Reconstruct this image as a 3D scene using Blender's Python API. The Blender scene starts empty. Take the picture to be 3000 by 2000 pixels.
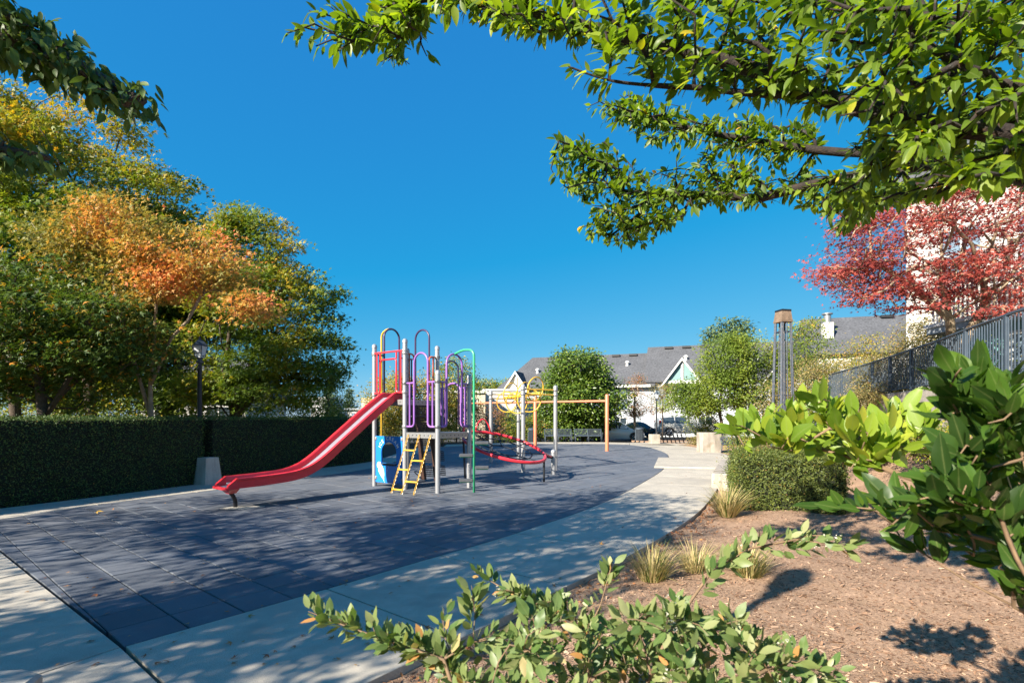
import bpy, bmesh, math, random
import numpy as np
from mathutils import Vector, Matrix

# ---------------------------------------------------------------- camera, sky, sun, exposure
SC = bpy.context.scene
COL = SC.collection
EYE = 1.6                      # eye height above the play surface
SUN_EL, SUN_AZ = 30.0, 44.0    # elevation; direction the light travels, degrees from +X towards +Y

cam_data = bpy.data.cameras.new('camera')
cam = bpy.data.objects.new('camera', cam_data)
COL.objects.link(cam)
cam.location = (0, 0, EYE)
cam.rotation_euler = (math.radians(90), 0, 0)
cam_data.sensor_width = 36
cam_data.lens = 18
cam_data.shift_y = 0.0747
cam_data.clip_end = 2000
cam_data.clip_start = 0.05
cam_data.dof.use_dof = True
cam_data.dof.focus_distance = 11
cam_data.dof.aperture_fstop = 5.6
SC.camera = cam

world = bpy.data.worlds.new('World')
SC.world = world
world.use_nodes = True
wn, wl = world.node_tree.nodes, world.node_tree.links
wn.clear()
w_out = wn.new('ShaderNodeOutputWorld')
w_bg = wn.new('ShaderNodeBackground')
w_sky = wn.new('ShaderNodeTexSky')
w_sky.sky_type = 'NISHITA'
w_sky.sun_disc = False
w_sky.sun_elevation = math.radians(SUN_EL)
w_sky.sun_rotation = math.radians(90 - (SUN_AZ + 180))
w_sky.altitude = 100
w_sky.air_density = 0.6
w_sky.dust_density = 0.1
w_sky.ozone_density = 10
# the photograph's deep, even blue: one tone curve per channel for the whole sky
w_sep, w_com = wn.new('ShaderNodeSeparateColor'), wn.new('ShaderNodeCombineColor')
wl.new(w_sky.outputs[0], w_sep.inputs[0])


def w_math(op, a, b):
    m = wn.new('ShaderNodeMath')
    m.operation = op
    for i, x in enumerate((a, b)):
        if isinstance(x, (int, float)):
            m.inputs[i].default_value = x
        else:
            wl.new(x, m.inputs[i])
    return m.outputs[0]


wl.new(w_math('MAXIMUM', w_math('MULTIPLY', w_math('SUBTRACT', w_sep.outputs[0], .40), .64), .065), w_com.inputs[0])
wl.new(w_math('MULTIPLY', w_math('POWER', w_sep.outputs[1], .50), 1.0), w_com.inputs[1])
wl.new(w_math('MULTIPLY', w_math('POWER', w_sep.outputs[2], .20), 1.85), w_com.inputs[2])
w_bg.inputs['Strength'].default_value = 0.112
wl.new(w_com.outputs[0], w_bg.inputs['Color'])
wl.new(w_bg.outputs[0], w_out.inputs['Surface'])

sun_data = bpy.data.lights.new('sun', 'SUN')
sun_data.energy = 4.7
sun_data.angle = math.radians(0.5)
sun_data.color = (1.0, 0.91, 0.77)
sun = bpy.data.objects.new('sun', sun_data)
COL.objects.link(sun)
_a, _e = math.radians(SUN_AZ), math.radians(SUN_EL)
LIGHT = Vector((math.cos(_a) * math.cos(_e), math.sin(_a) * math.cos(_e), -math.sin(_e)))
sun.rotation_euler = LIGHT.to_track_quat('-Z', 'Y').to_euler()
sun.location = (-20, -20, 20)

SC.view_settings.view_transform = 'Standard'
SC.view_settings.look = 'None'
SC.view_settings.exposure = 1.5
SC.view_settings.gamma = 1
SC.view_settings.use_curve_mapping = False
SC.render.engine = 'CYCLES'
SC.cycles.use_denoising = True
SC.cycles.max_bounces = 7
SC.cycles.diffuse_bounces = 4
SC.cycles.transmission_bounces = 5
SC.cycles.caustics_reflective = False
SC.cycles.caustics_refractive = False

# ---------------------------------------------------------------- helpers
rng = np.random.default_rng(7)
random.seed(5)
F = 1500.0                      # focal length in pixels of the 3000 px photograph


def W(u, v, d):
    """world point seen at photo pixel (u, v) at depth d metres"""
    return np.array([(u - 1500) / F * d, d, EYE - (v - 1224) / F * d])


def px_of(p):
    return 1500 + p[0] / p[1] * F, 1224 - (p[2] - EYE) / p[1] * F


def smooth(a, b, x):
    t = np.clip((x - a) / (b - a), 0, 1)
    return t * t * (3 - 2 * t)


MATS = {}


def pmat(name, base, rough=0.6, metal=0.0, noise=None, noise2=None, bump=None, rand=0.0, spec=0.5, coat=0.0, stain=None):
    """principled material; noise=(scale, amount) varies brightness, noise2=(scale, colour, lo, hi) mixes a colour in,
    bump=(scale, strength, distance), rand = per-object brightness spread, stain=(scale, colour, amount) streaks along z"""
    m = bpy.data.materials.new(name)
    m.use_nodes = True
    n, l = m.node_tree.nodes, m.node_tree.links
    b = n['Principled BSDF']
    b.inputs['Roughness'].default_value = rough
    b.inputs['Metallic'].default_value = metal
    b.inputs['Specular IOR Level'].default_value = spec
    b.inputs['Coat Weight'].default_value = coat
    g = n.new('ShaderNodeNewGeometry')
    rgb = n.new('ShaderNodeRGB')
    rgb.outputs[0].default_value = (*base, 1)
    cur = rgb.outputs[0]

    def tex(scale, detail=4, vec=None):
        t = n.new('ShaderNodeTexNoise')
        t.inputs['Scale'].default_value = scale
        t.inputs['Detail'].default_value = detail
        l.new(vec or g.outputs['Position'], t.inputs['Vector'])
        return t

    def mult(cur, fac_socket, lo, hi):
        mr = n.new('ShaderNodeMapRange')
        mr.inputs['From Min'].default_value = 0.25
        mr.inputs['From Max'].default_value = 0.75
        mr.inputs['To Min'].default_value = lo
        mr.inputs['To Max'].default_value = hi
        l.new(fac_socket, mr.inputs['Value'])
        mx = n.new('ShaderNodeMix')
        mx.data_type = 'RGBA'
        mx.blend_type = 'MULTIPLY'
        mx.inputs['Factor'].default_value = 1
        l.new(cur, mx.inputs['A'])
        l.new(mr.outputs[0], mx.inputs['B'])
        return mx.outputs['Result']

    for ns in ([noise] if noise and not isinstance(noise, list) else (noise or [])):
        cur = mult(cur, tex(ns[0]).outputs['Fac'], 1 - ns[1], 1 + ns[1])
    for ns in ([noise2] if noise2 and not isinstance(noise2, list) else (noise2 or [])):
        t = tex(ns[0], 5)
        mr = n.new('ShaderNodeMapRange')
        mr.inputs['From Min'].default_value = ns[2]
        mr.inputs['From Max'].default_value = ns[3]
        l.new(t.outputs['Fac'], mr.inputs['Value'])
        mx = n.new('ShaderNodeMix')
        mx.data_type = 'RGBA'
        l.new(mr.outputs[0], mx.inputs['Factor'])
        l.new(cur, mx.inputs['A'])
        mx.inputs['B'].default_value = (*ns[1], 1)
        cur = mx.outputs['Result']
    if stain:
        mp = n.new('ShaderNodeMapping')
        mp.inputs['Scale'].default_value = (1, 1, 0.12)
        l.new(g.outputs['Position'], mp.inputs['Vector'])
        t = tex(stain[0], 5, mp.outputs[0])
        mr = n.new('ShaderNodeMapRange')
        mr.inputs['From Min'].default_value = 0.48
        mr.inputs['From Max'].default_value = 0.7
        mr.inputs['To Max'].default_value = stain[2]
        l.new(t.outputs['Fac'], mr.inputs['Value'])
        mx = n.new('ShaderNodeMix')
        mx.data_type = 'RGBA'
        l.new(mr.outputs[0], mx.inputs['Factor'])
        l.new(cur, mx.inputs['A'])
        mx.inputs['B'].default_value = (*stain[1], 1)
        cur = mx.outputs['Result']
    if rand:
        oi = n.new('ShaderNodeObjectInfo')
        mr = n.new('ShaderNodeMapRange')
        mr.inputs['To Min'].default_value = 1 - rand
        mr.inputs['To Max'].default_value = 1 + rand
        l.new(oi.outputs['Random'], mr.inputs['Value'])
        mx = n.new('ShaderNodeMix')
        mx.data_type = 'RGBA'
        mx.blend_type = 'MULTIPLY'
        mx.inputs['Factor'].default_value = 1
        l.new(cur, mx.inputs['A'])
        l.new(mr.outputs[0], mx.inputs['B'])
        cur = mx.outputs['Result']
    l.new(cur, b.inputs['Base Color'])
    if bump:
        t = tex(bump[0], 6)
        bp = n.new('ShaderNodeBump')
        bp.inputs['Strength'].default_value = bump[1]
        bp.inputs['Distance'].default_value = bump[2]
        l.new(t.outputs['Fac'], bp.inputs['Height'])
        l.new(bp.outputs[0], b.inputs['Normal'])
    MATS[name] = m
    return m


def leafmat(name, ramp, rough=0.5, trans=0.4, tcol=(1.25, 1.2, 0.55), spec=0.4, rib=None, gain=1.0):
    """foliage: 'tone' attribute (0..1) picks the leaf colour; light shines through"""
    m = bpy.data.materials.new(name)
    m.use_nodes = True
    n, l = m.node_tree.nodes, m.node_tree.links
    b = n['Principled BSDF']
    b.inputs['Roughness'].default_value = rough
    b.inputs['Specular IOR Level'].default_value = spec
    at = n.new('ShaderNodeAttribute')
    at.attribute_name = 'tone'
    cr = n.new('ShaderNodeValToRGB')
    el = cr.color_ramp.elements
    while len(el) < len(ramp):
        el.new(0.5)
    for e, (p, c) in zip(el, ramp):
        e.position = p
        e.color = (*[min(.8, x * k) for x, k in zip(c, gain if hasattr(gain, '__len__') else (gain,) * 3)], 1)
    l.new(at.outputs['Fac'], cr.inputs[0])
    col = cr.outputs[0]
    if rib:
        ra = n.new('ShaderNodeAttribute')
        ra.attribute_name = 'rib'
        pw = n.new('ShaderNodeMath')
        pw.operation = 'POWER'
        pw.inputs[1].default_value = 16
        l.new(ra.outputs['Fac'], pw.inputs[0])
        mu = n.new('ShaderNodeMath')
        mu.operation = 'MULTIPLY'
        mu.inputs[1].default_value = .38
        l.new(pw.outputs[0], mu.inputs[0])
        rm = n.new('ShaderNodeMix')
        rm.data_type = 'RGBA'
        l.new(mu.outputs[0], rm.inputs['Factor'])
        l.new(col, rm.inputs['A'])
        rm.inputs['B'].default_value = (*rib, 1)
        col = rm.outputs['Result']
    l.new(col, b.inputs['Base Color'])
    tr = n.new('ShaderNodeBsdfTranslucent')
    mx = n.new('ShaderNodeMix')
    mx.data_type = 'RGBA'
    mx.blend_type = 'MULTIPLY'
    mx.inputs['Factor'].default_value = 1
    l.new(cr.outputs[0], mx.inputs['A'])
    mx.inputs['B'].default_value = (*tcol, 1)
    l.new(mx.outputs['Result'], tr.inputs['Color'])
    ms = n.new('ShaderNodeMixShader')
    ms.inputs[0].default_value = trans
    l.new(b.outputs[0], ms.inputs[1])
    l.new(tr.outputs[0], ms.inputs[2])
    l.new(ms.outputs[0], n['Material Output'].inputs['Surface'])
    MATS[name] = m
    return m


def glassmat(name, col, rough=0.08):
    m = bpy.data.materials.new(name)
    m.use_nodes = True
    b = m.node_tree.nodes['Principled BSDF']
    b.inputs['Base Color'].default_value = (*col, 1)
    b.inputs['Roughness'].default_value = rough
    b.inputs['Specular IOR Level'].default_value = 0.8
    MATS[name] = m
    return m


class MB:
    """collects vertices and faces; build() links them as one mesh object"""

    def __init__(self):
        self.v, self.f = [], []

    def add(self, vs, fs):
        o = len(self.v)
        self.v.extend([tuple(map(float, p)) for p in vs])
        self.f.extend([tuple(i + o for i in f) for f in fs])
        return self

    def box(self, c, s, rz=0.0, top=1.0):
        """box centred at c, size s, turned rz about z; top scales the upper face"""
        ca, sa = math.cos(rz), math.sin(rz)
        vs = []
        for z in (-.5, .5):
            k = top if z > 0 else 1
            for x, y in ((-.5, -.5), (.5, -.5), (.5, .5), (-.5, .5)):
                X, Y = x * s[0] * k, y * s[1] * k
                vs.append((c[0] + X * ca - Y * sa, c[1] + X * sa + Y * ca, c[2] + z * s[2]))
        return self.add(vs, [(3, 2, 1, 0), (4, 5, 6, 7), (0, 1, 5, 4), (1, 2, 6, 5), (2, 3, 7, 6), (3, 0, 4, 7)])

    def bbox(self, c, s, rz=0.0, bev=0.01):
        """box with chamfered top and vertical edges"""
        ca, sa = math.cos(rz), math.sin(rz)
        hx, hy, hz = s[0] / 2, s[1] / 2, s[2] / 2

        def ring(ix, z):
            a, b_ = hx - ix, hy - ix
            o = [(-a, -b_ + bev), (-a + bev, -b_), (a - bev, -b_), (a, -b_ + bev), (a, b_ - bev), (a - bev, b_), (-a + bev, b_), (-a, b_ - bev)]
            return [(c[0] + x * ca - y * sa, c[1] + x * sa + y * ca, c[2] + z) for x, y in o]
        rs = [ring(0, -hz), ring(0, hz - bev), ring(bev, hz)]
        fs = []
        for k in range(2):
            for i in range(8):
                j = (i + 1) % 8
                fs.append((k * 8 + i, k * 8 + j, k * 8 + 8 + j, k * 8 + 8 + i))
        fs.append(tuple(range(16, 24)))
        fs.append(tuple(range(7, -1, -1)))
        return self.add(rs[0] + rs[1] + rs[2], fs)

    def tube(self, pts, r, n=8, closed=False, caps=True):
        """tube along a polyline; r a number or one radius per point"""
        P = [Vector(map(float, p)) for p in pts]
        k = len(P)
        R = [r] * k if not hasattr(r, '__len__') else list(r)
        rings = []
        up = None
        for i in range(k):
            a = P[i - 1] if (i > 0 or closed) else P[i]
            b_ = P[(i + 1) % k] if (i < k - 1 or closed) else P[i]
            t = (b_ - a)
            if t.length < 1e-9:
                t = Vector((0, 0, 1))
            t.normalize()
            if up is None:
                up = Vector((0, 0, 1)) if abs(t.z) < 0.9 else Vector((1, 0, 0))
            x = up - t * up.dot(t)
            if x.length < 1e-6:
                x = t.orthogonal()
            x.normalize()
            y = t.cross(x)
            up = x
            rings.append([P[i] + (x * math.cos(q) + y * math.sin(q)) * R[i] for q in [2 * math.pi * j / n for j in range(n)]])
        vs = [p for rg in rings for p in rg]
        fs = []
        for i in range(k if closed else k - 1):
            i2 = (i + 1) % k
            for j in range(n):
                j2 = (j + 1) % n
                fs.append((i * n + j, i * n + j2, i2 * n + j2, i2 * n + j))
        if not closed and caps:
            fs.append(tuple(range(n - 1, -1, -1)))
            fs.append(tuple((k - 1) * n + j for j in range(n)))
        return self.add(vs, fs)

    def lathe(self, c, prof, n=12):
        """profile [(r, z)] turned about the vertical through c"""
        vs = []
        for r, z in prof:
            for j in range(n):
                q = 2 * math.pi * j / n
                vs.append((c[0] + r * math.cos(q), c[1] + r * math.sin(q), c[2] + z))
        fs = []
        for i in range(len(prof) - 1):
            for j in range(n):
                j2 = (j + 1) % n
                fs.append((i * n + j, i * n + j2, i * n + n + j2, i * n + n + j))
        fs.append(tuple(range(n - 1, -1, -1)))
        fs.append(tuple((len(prof) - 1) * n + j for j in range(n)))
        return self.add(vs, fs)

    def prism(self, poly, z0, z1, bev=0.0):
        """vertical prism over a 2-D polygon (counter-clockwise)"""
        n = len(poly)
        if area(poly) < 0:
            poly = poly[::-1]
        vs = [(x, y, z0) for x, y in poly]
        fs = [tuple(range(n - 1, -1, -1))]
        if bev:
            ins = inset(poly, bev)
            vs += [(x, y, z1 - bev) for x, y in poly] + [(x, y, z1) for x, y in ins]
            for k in (0, n):
                fs += [(k + i, k + (i + 1) % n, k + n + (i + 1) % n, k + n + i) for i in range(n)]
            fs.append(tuple(range(2 * n, 3 * n)))
        else:
            vs += [(x, y, z1) for x, y in poly]
            fs += [(i, (i + 1) % n, n + (i + 1) % n, n + i) for i in range(n)]
            fs.append(tuple(range(n, 2 * n)))
        return self.add(vs, fs)

    def quad(self, a, b, c, d):
        return self.add([a, b, c, d], [(0, 1, 2, 3)])

    def build(self, name, mat, parent=None, smooth=False):
        me = bpy.data.meshes.new(name)
        me.from_pydata(self.v, [], self.f)
        me.update()
        if smooth:
            me.polygons.foreach_set('use_smooth', [True] * len(me.polygons))
            if smooth != 'all':
                try:
                    me.set_sharp_from_angle(angle=math.radians(45))
                except Exception:
                    pass
        return link(name, me, mat, parent)


def link(name, me, mat, parent=None):
    o = bpy.data.objects.new(name, me)
    if mat is not None:
        me.materials.clear()
        me.materials.append(MATS[mat] if isinstance(mat, str) else mat)
    COL.objects.link(o)
    if parent is not None:
        o.parent = parent
        if parent.type == 'EMPTY':
            o.matrix_parent_inverse = Matrix.Translation(-parent.location)
    return o


def tag(o, label=None, cat=None, group=None, kind=None):
    if label:
        o['label'] = label
    if cat:
        o['category'] = cat
    if group:
        o['group'] = group
    if kind:
        o['kind'] = kind
    return o


def thing(name, label, cat, loc, group=None):
    o = bpy.data.objects.new(name, None)
    o.empty_display_size = 0.2
    o.location = tuple(float(x) for x in loc)
    COL.objects.link(o)
    return tag(o, label, cat, group)


def inset(poly, d):
    """move every edge of a counter-clockwise polygon inwards by d (mitre capped)"""
    n = len(poly)
    out = []
    for i in range(n):
        p0, p1, p2 = Vector(poly[i - 1]), Vector(poly[i]), Vector(poly[(i + 1) % n])
        a, b = (p1 - p0), (p2 - p1)
        if a.length < 1e-9 or b.length < 1e-9:
            out.append((p1.x, p1.y))
            continue
        a.normalize(); b.normalize()
        n1, n2 = Vector((-a.y, a.x)), Vector((-b.y, b.x))
        m = n1 + n2
        if m.length < 1e-6:
            m = n1
        m.normalize()
        k = d / max(0.5, m.dot(n1))
        q = p1 + m * k
        out.append((q.x, q.y))
    return out


def clip_half(poly, p, nrm):
    """keep the part of the polygon where (x-p).nrm >= 0"""
    out = []
    k = len(poly)
    for i in range(k):
        a, b = poly[i], poly[(i + 1) % k]
        da = (a[0] - p[0]) * nrm[0] + (a[1] - p[1]) * nrm[1]
        db = (b[0] - p[0]) * nrm[0] + (b[1] - p[1]) * nrm[1]
        if da >= 0:
            out.append(a)
        if (da >= 0) != (db >= 0):
            t = da / (da - db)
            out.append((a[0] + (b[0] - a[0]) * t, a[1] + (b[1] - a[1]) * t))
    return out


def area(poly):
    return 0.5 * sum(poly[i - 1][0] * poly[i][1] - poly[i][0] * poly[i - 1][1] for i in range(len(poly)))


def clean(poly, eps=1e-3):
    out = []
    for p in poly:
        if not out or math.hypot(p[0] - out[-1][0], p[1] - out[-1][1]) > eps:
            out.append(p)
    if len(out) > 1 and math.hypot(out[0][0] - out[-1][0], out[0][1] - out[-1][1]) <= eps:
        out.pop()
    return out


def in_poly(x, y, poly):
    x, y = np.asarray(x, float), np.asarray(y, float)
    r = np.zeros(x.shape, bool)
    n = len(poly)
    for i in range(n):
        x0, y0 = poly[i - 1]
        x1, y1 = poly[i]
        c = ((y0 > y) != (y1 > y)) & (x < (x1 - x0) * (y - y0) / (y1 - y0 + 1e-12) + x0)
        r ^= c
    return r


def spline(pts, per=6, closed=False):
    """Catmull-Rom through points of any dimension"""
    P = [np.array(p, float) for p in pts]
    n = len(P)
    out = []
    for i in range(n if closed else n - 1):
        p0 = P[i - 1] if (i > 0 or closed) else 2 * P[0] - P[1]
        p1, p2 = P[i], P[(i + 1) % n]
        p3 = P[(i + 2) % n] if (i < n - 2 or closed) else 2 * P[-1] - P[-2]
        for k in range(per):
            t = k / per
            out.append(0.5 * (2 * p1 + (p2 - p0) * t + (2 * p0 - 5 * p1 + 4 * p2 - p3) * t * t + (3 * p1 - p0 - 3 * p2 + p3) * t ** 3))
    if not closed:
        out.append(P[-1])
    return out


def fillet(pts, r, n=6):
    """round the corners of a 3-D polyline"""
    P = [Vector(map(float, p)) for p in pts]
    out = [P[0]]
    for i in range(1, len(P) - 1):
        a, b, c = P[i - 1], P[i], P[i + 1]
        d1, d2 = (a - b), (c - b)
        k = min(r, d1.length * .49, d2.length * .49)
        p, q = b + d1.normalized() * k, b + d2.normalized() * k
        for j in range(n + 1):
            t = j / n
            out.append(p * (1 - t) ** 2 + b * 2 * t * (1 - t) + q * t * t)
    out.append(P[-1])
    return out


def dist_polyline(x, y, pl):
    """distance to a polyline and the side (positive to the right of its direction)"""
    best = np.full(np.shape(x), 1e9)
    side = np.zeros(np.shape(x))
    for a, b in zip(pl[:-1], pl[1:]):
        ax, ay = a[0], a[1]
        dx, dy = b[0] - ax, b[1] - ay
        t = np.clip(((x - ax) * dx + (y - ay) * dy) / (dx * dx + dy * dy), 0, 1)
        qx, qy = x - ax - t * dx, y - ay - t * dy
        d = np.hypot(qx, qy)
        s = np.sign(qx * dy - qy * dx)
        m = d < best
        best = np.where(m, d, best)
        side = np.where(m, s, side)
    return best, side


def mesh_np(name, V, T, tone=None, rib=None):
    me = bpy.data.meshes.new(name)
    n, m = len(V), len(T)
    k = T.shape[1]
    me.vertices.add(n)
    me.vertices.foreach_set('co', np.ascontiguousarray(V, np.float32).ravel())
    me.loops.add(m * k)
    me.loops.foreach_set('vertex_index', np.ascontiguousarray(T, np.int32).ravel())
    me.polygons.add(m)
    me.polygons.foreach_set('loop_start', np.arange(0, m * k, k, dtype=np.int32))
    me.update(calc_edges=True)
    if tone is not None:
        at = me.attributes.new('tone', 'FLOAT', 'POINT')
        at.data.foreach_set('value', np.ascontiguousarray(tone, np.float32))
    if rib is not None:
        at = me.attributes.new('rib', 'FLOAT', 'POINT')
        at.data.foreach_set('value', np.ascontiguousarray(rib, np.float32))
    return me


# leaf templates: x along the leaf, y across, z out of it; triangles
def _oval(w, droop=0.12, fold=0.06):
    v = [(0, 0, 0), (.33, 0, 0), (.68, 0, -droop * .35), (1, 0, -droop),
         (.2, w * .72, fold), (.5, w, fold), (.82, w * .55, fold * .3 - droop * .5),
         (.2, -w * .72, fold), (.5, -w, fold), (.82, -w * .55, fold * .3 - droop * .5)]
    t = [(0, 1, 4), (1, 5, 4), (1, 2, 5), (2, 6, 5), (2, 3, 6), (0, 7, 1), (1, 7, 8), (1, 8, 2), (2, 8, 9), (2, 9, 3)]
    return np.array(v, float), np.array(t)


def _maple():
    v, t = [], []
    for a, L in ((0, 1.0), (1.0, .82), (-1.0, .82), (1.95, .5), (-1.95, .5)):
        c, s = math.cos(a), math.sin(a)
        o = len(v)
        for x, y, z in ((-.05, -.04, 0), (.42, .17, .05), (1, 0, -.12), (.42, -.17, .05)):
            v.append((x * L * c - y * L * s, x * L * s + y * L * c, z))
        t += [(o, o + 1, o + 2), (o, o + 2, o + 3)] if abs(a) < 1.5 else [(o, o + 1, o + 2)]
    return np.array(v, float), np.array(t)


def _maple3():
    v, t = [], []
    for a, L in ((0, 1.0), (1.0, .85), (-1.0, .85)):
        c, s = math.cos(a), math.sin(a)
        o = len(v)
        for x, y, z in ((0, -.2, 0), (1, 0, -.1), (0, .2, 0)):
            v.append((x * L * c - y * L * s, x * L * s + y * L * c, z))
        t.append((o, o + 1, o + 2))
    return np.array(v, float), np.array(t)


def _leaf(w, tip, droop, fold, seg=6):
    """smooth pointed leaf, folded along the midrib"""
    v, t = [], []
    for i in range(seg + 1):
        x = i / seg
        ww = w * (math.sin(math.pi * x ** (.85 if tip < 1 else .8)) ** .8) * (1 - .25 * max(0, x - .6) * tip) if 0 < i < seg else 0
        z = -droop * x * x
        v += [(x, 0, z), (x, ww, z + fold * ww / w - .03 * (ww / w) ** 3), (x, -ww, z + fold * ww / w - .03 * (ww / w) ** 3)]
    for i in range(seg):
        a, b = 3 * i, 3 * i + 3
        if i < seg - 1:
            t += [(a, b, b + 1), (a, b + 2, b)]
        if i > 0:
            t += [(a, b + 1, a + 1) if i < seg - 1 else (a, b, a + 1), (a, a + 2, b + 2) if i < seg - 1 else (a, a + 2, b)]
    return np.array(v, float), np.array(t)


TPL = {
    'oval': _leaf(.21, 1.2, .14, .07), 'wide': _leaf(.235, .5, .07, .07), 'small': _leaf(.22, .5, .08, .05, 4), 'thin': _oval(.17), 'maple': _maple(), 'maple3': _maple3(),
    'rhomb': (np.array([(0, 0, 0), (.5, .27, .06), (1, 0, -.06), (.5, -.27, .06)], float), np.array([(0, 2, 1), (0, 3, 2)])),
    'slim': (np.array([(0, 0, 0), (.5, .14, .03), (1, 0, -.03), (.5, -.14, .03)], float), np.array([(0, 2, 1), (0, 3, 2)])),
    'chip': (np.array([(-.5, -.16, 0), (.5, -.1, .03), (.45, .14, 0), (-.45, .17, .04)], float), np.array([(0, 1, 2), (0, 2, 3)])),
}


def unit(a):
    return a / np.maximum(np.linalg.norm(a, axis=-1, keepdims=True), 1e-9)


def frames(X, Z):
    X = unit(X)
    Y = unit(np.cross(Z, X))
    return X, Y, np.cross(X, Y)


RIBBED = ('oval', 'wide', 'small')


def rib_of(tpl):
    y = np.abs(TPL[tpl][0][:, 1])
    return (y < 1e-6).astype(float)


def leaves_mesh(name, pos, X, Z, size, tpl, tone):
    tv, tt = TPL[tpl]
    X, Y, Z = frames(X, Z)
    n, k = len(pos), len(tv)
    s = size[:, None, None]
    V = pos[:, None, :] + s * (tv[None, :, 0:1] * X[:, None, :] + tv[None, :, 1:2] * Y[:, None, :] + tv[None, :, 2:3] * Z[:, None, :])
    T = (tt[None] + (np.arange(n) * k)[:, None, None]).reshape(-1, 3)
    return mesh_np(name, V.reshape(-1, 3), T, np.repeat(tone, k), np.tile(rib_of(tpl), n) if tpl in RIBBED else None)


LEAFV = {}


def leaf_variants(tpl, mat, tones=14):
    """a few shared leaf meshes of slightly different colour and curl"""
    key = (tpl, mat)
    if key not in LEAFV:
        r = np.random.default_rng(3)
        out = []
        for i in range(tones):
            tv, tt = TPL[tpl]
            v = tv.copy()
            v[:, 2] += -r.uniform(-.08, .22) * v[:, 0] ** 2
            v[:, 2] += r.uniform(.02, .10) * (np.abs(v[:, 1]) / .22) * np.sin(v[:, 0] * r.uniform(4, 9) + r.uniform(0, 6))
            v[:, 1] *= r.uniform(.8, 1.15)
            v[:, 1] += r.uniform(-.06, .06) * v[:, 0] ** 2
            me = mesh_np('leaf', v, tt, np.full(len(v), (i + .5) / tones), rib_of(tpl))
            me.polygons.foreach_set('use_smooth', [True] * len(me.polygons))
            me.materials.append(MATS[mat])
            out.append(me)
        LEAFV[key] = out
    return LEAFV[key]


def leaf_parts(parent, pos, X, Z, size, tone, tpl, mat, name_rest, limit=280):
    """the leaves that show largest become parts of their own, the rest one part"""
    d = np.maximum(pos[:, 1], .2)
    u = 1500 + pos[:, 0] / d * F
    v = 1224 - (pos[:, 2] - EYE) / d * F
    seen = (pos[:, 1] > .3) & (u > 0) & (u < 3000) & (v > 0) & (v < 2000)
    app = np.where(seen, size / d, 0)
    order = np.argsort(-app)
    sel = order[:limit]
    sel = sel[app[sel] > 0]
    rest = np.setdiff1d(np.arange(len(pos)), sel)
    Xf, Yf, Zf = frames(X, Z)
    var = leaf_variants(tpl, mat)
    inv = Matrix.Translation(-parent.location)
    for i in sel:
        me = var[min(len(var) - 1, int(np.clip(tone[i], 0, .999) * len(var)))]
        o = bpy.data.objects.new('leaf', me)
        M = Matrix.Identity(4)
        for c in range(3):
            M[c][0], M[c][1], M[c][2], M[c][3] = Xf[i][c] * size[i], Yf[i][c] * size[i], Zf[i][c] * size[i], pos[i][c]
        COL.objects.link(o)
        o.parent = parent
        o.matrix_parent_inverse = inv
        o.matrix_basis = M
    if len(rest):
        me = leaves_mesh(name_rest, pos[rest], X[rest], Z[rest], size[rest], tpl, tone[rest])
        me.polygons.foreach_set('use_smooth', [True] * len(me.polygons))
        tag(link(name_rest, me, mat, parent), kind='stuff')


# ---------------------------------------------------------------- trees
def grow(lines, targets, seg=.35, bf=.3, wig=.06, seed=1, rise=0.0):
    """join target points to a skeleton of polylines; returns nodes, parents, index of first grown node"""
    r = np.random.default_rng(seed)
    P, par, plen = [], [], []
    for li, ln in enumerate(lines):
        ln = [np.array(p, float) for p in ln]
        if li == 0:
            P.append(ln[0]); par.append(-1); plen.append(0.0)
            prev = 0
        else:
            A = np.array(P)
            prev = int(np.argmin(((A - ln[0]) ** 2).sum(1)))
            if np.linalg.norm(P[prev] - ln[0]) > .02:
                P.append(ln[0]); par.append(prev); plen.append(plen[prev] + np.linalg.norm(P[prev] - ln[0]))
                prev = len(P) - 1
        for p in ln[1:]:
            P.append(p); par.append(prev); plen.append(plen[prev] + np.linalg.norm(p - P[prev]))
            prev = len(P) - 1
    n0 = len(P)
    cap = n0 + 40 * len(targets) + 10
    A = np.zeros((cap, 3)); A[:n0] = P
    L = np.zeros(cap); L[:n0] = plen
    n = n0
    tips = []
    base = A[:n0]
    dd = np.array([np.min(np.linalg.norm(base - t, axis=1)) for t in targets]) if len(targets) else np.zeros(0)
    for ti in np.argsort(dd):
        t = np.asarray(targets[ti], float)
        D = np.linalg.norm(A[:n] - t, axis=1)
        i = int(np.argmin(D + bf * L[:n]))
        k = min(38, max(1, int(math.ceil(D[i] / seg))))
        a = A[i].copy()
        prev = i
        off = r.normal(0, wig, 3) * D[i]
        off[2] += rise * D[i]
        for j in range(1, k + 1):
            f = j / k
            p = a + (t - a) * f + off * math.sin(math.pi * f)
            A[n] = p
            par.append(prev)
            L[n] = L[prev] + np.linalg.norm(p - A[prev])
            prev = n
            n += 1
        tips.append((ti, prev))
    return A[:n], np.array(par), n0, tips


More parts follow.
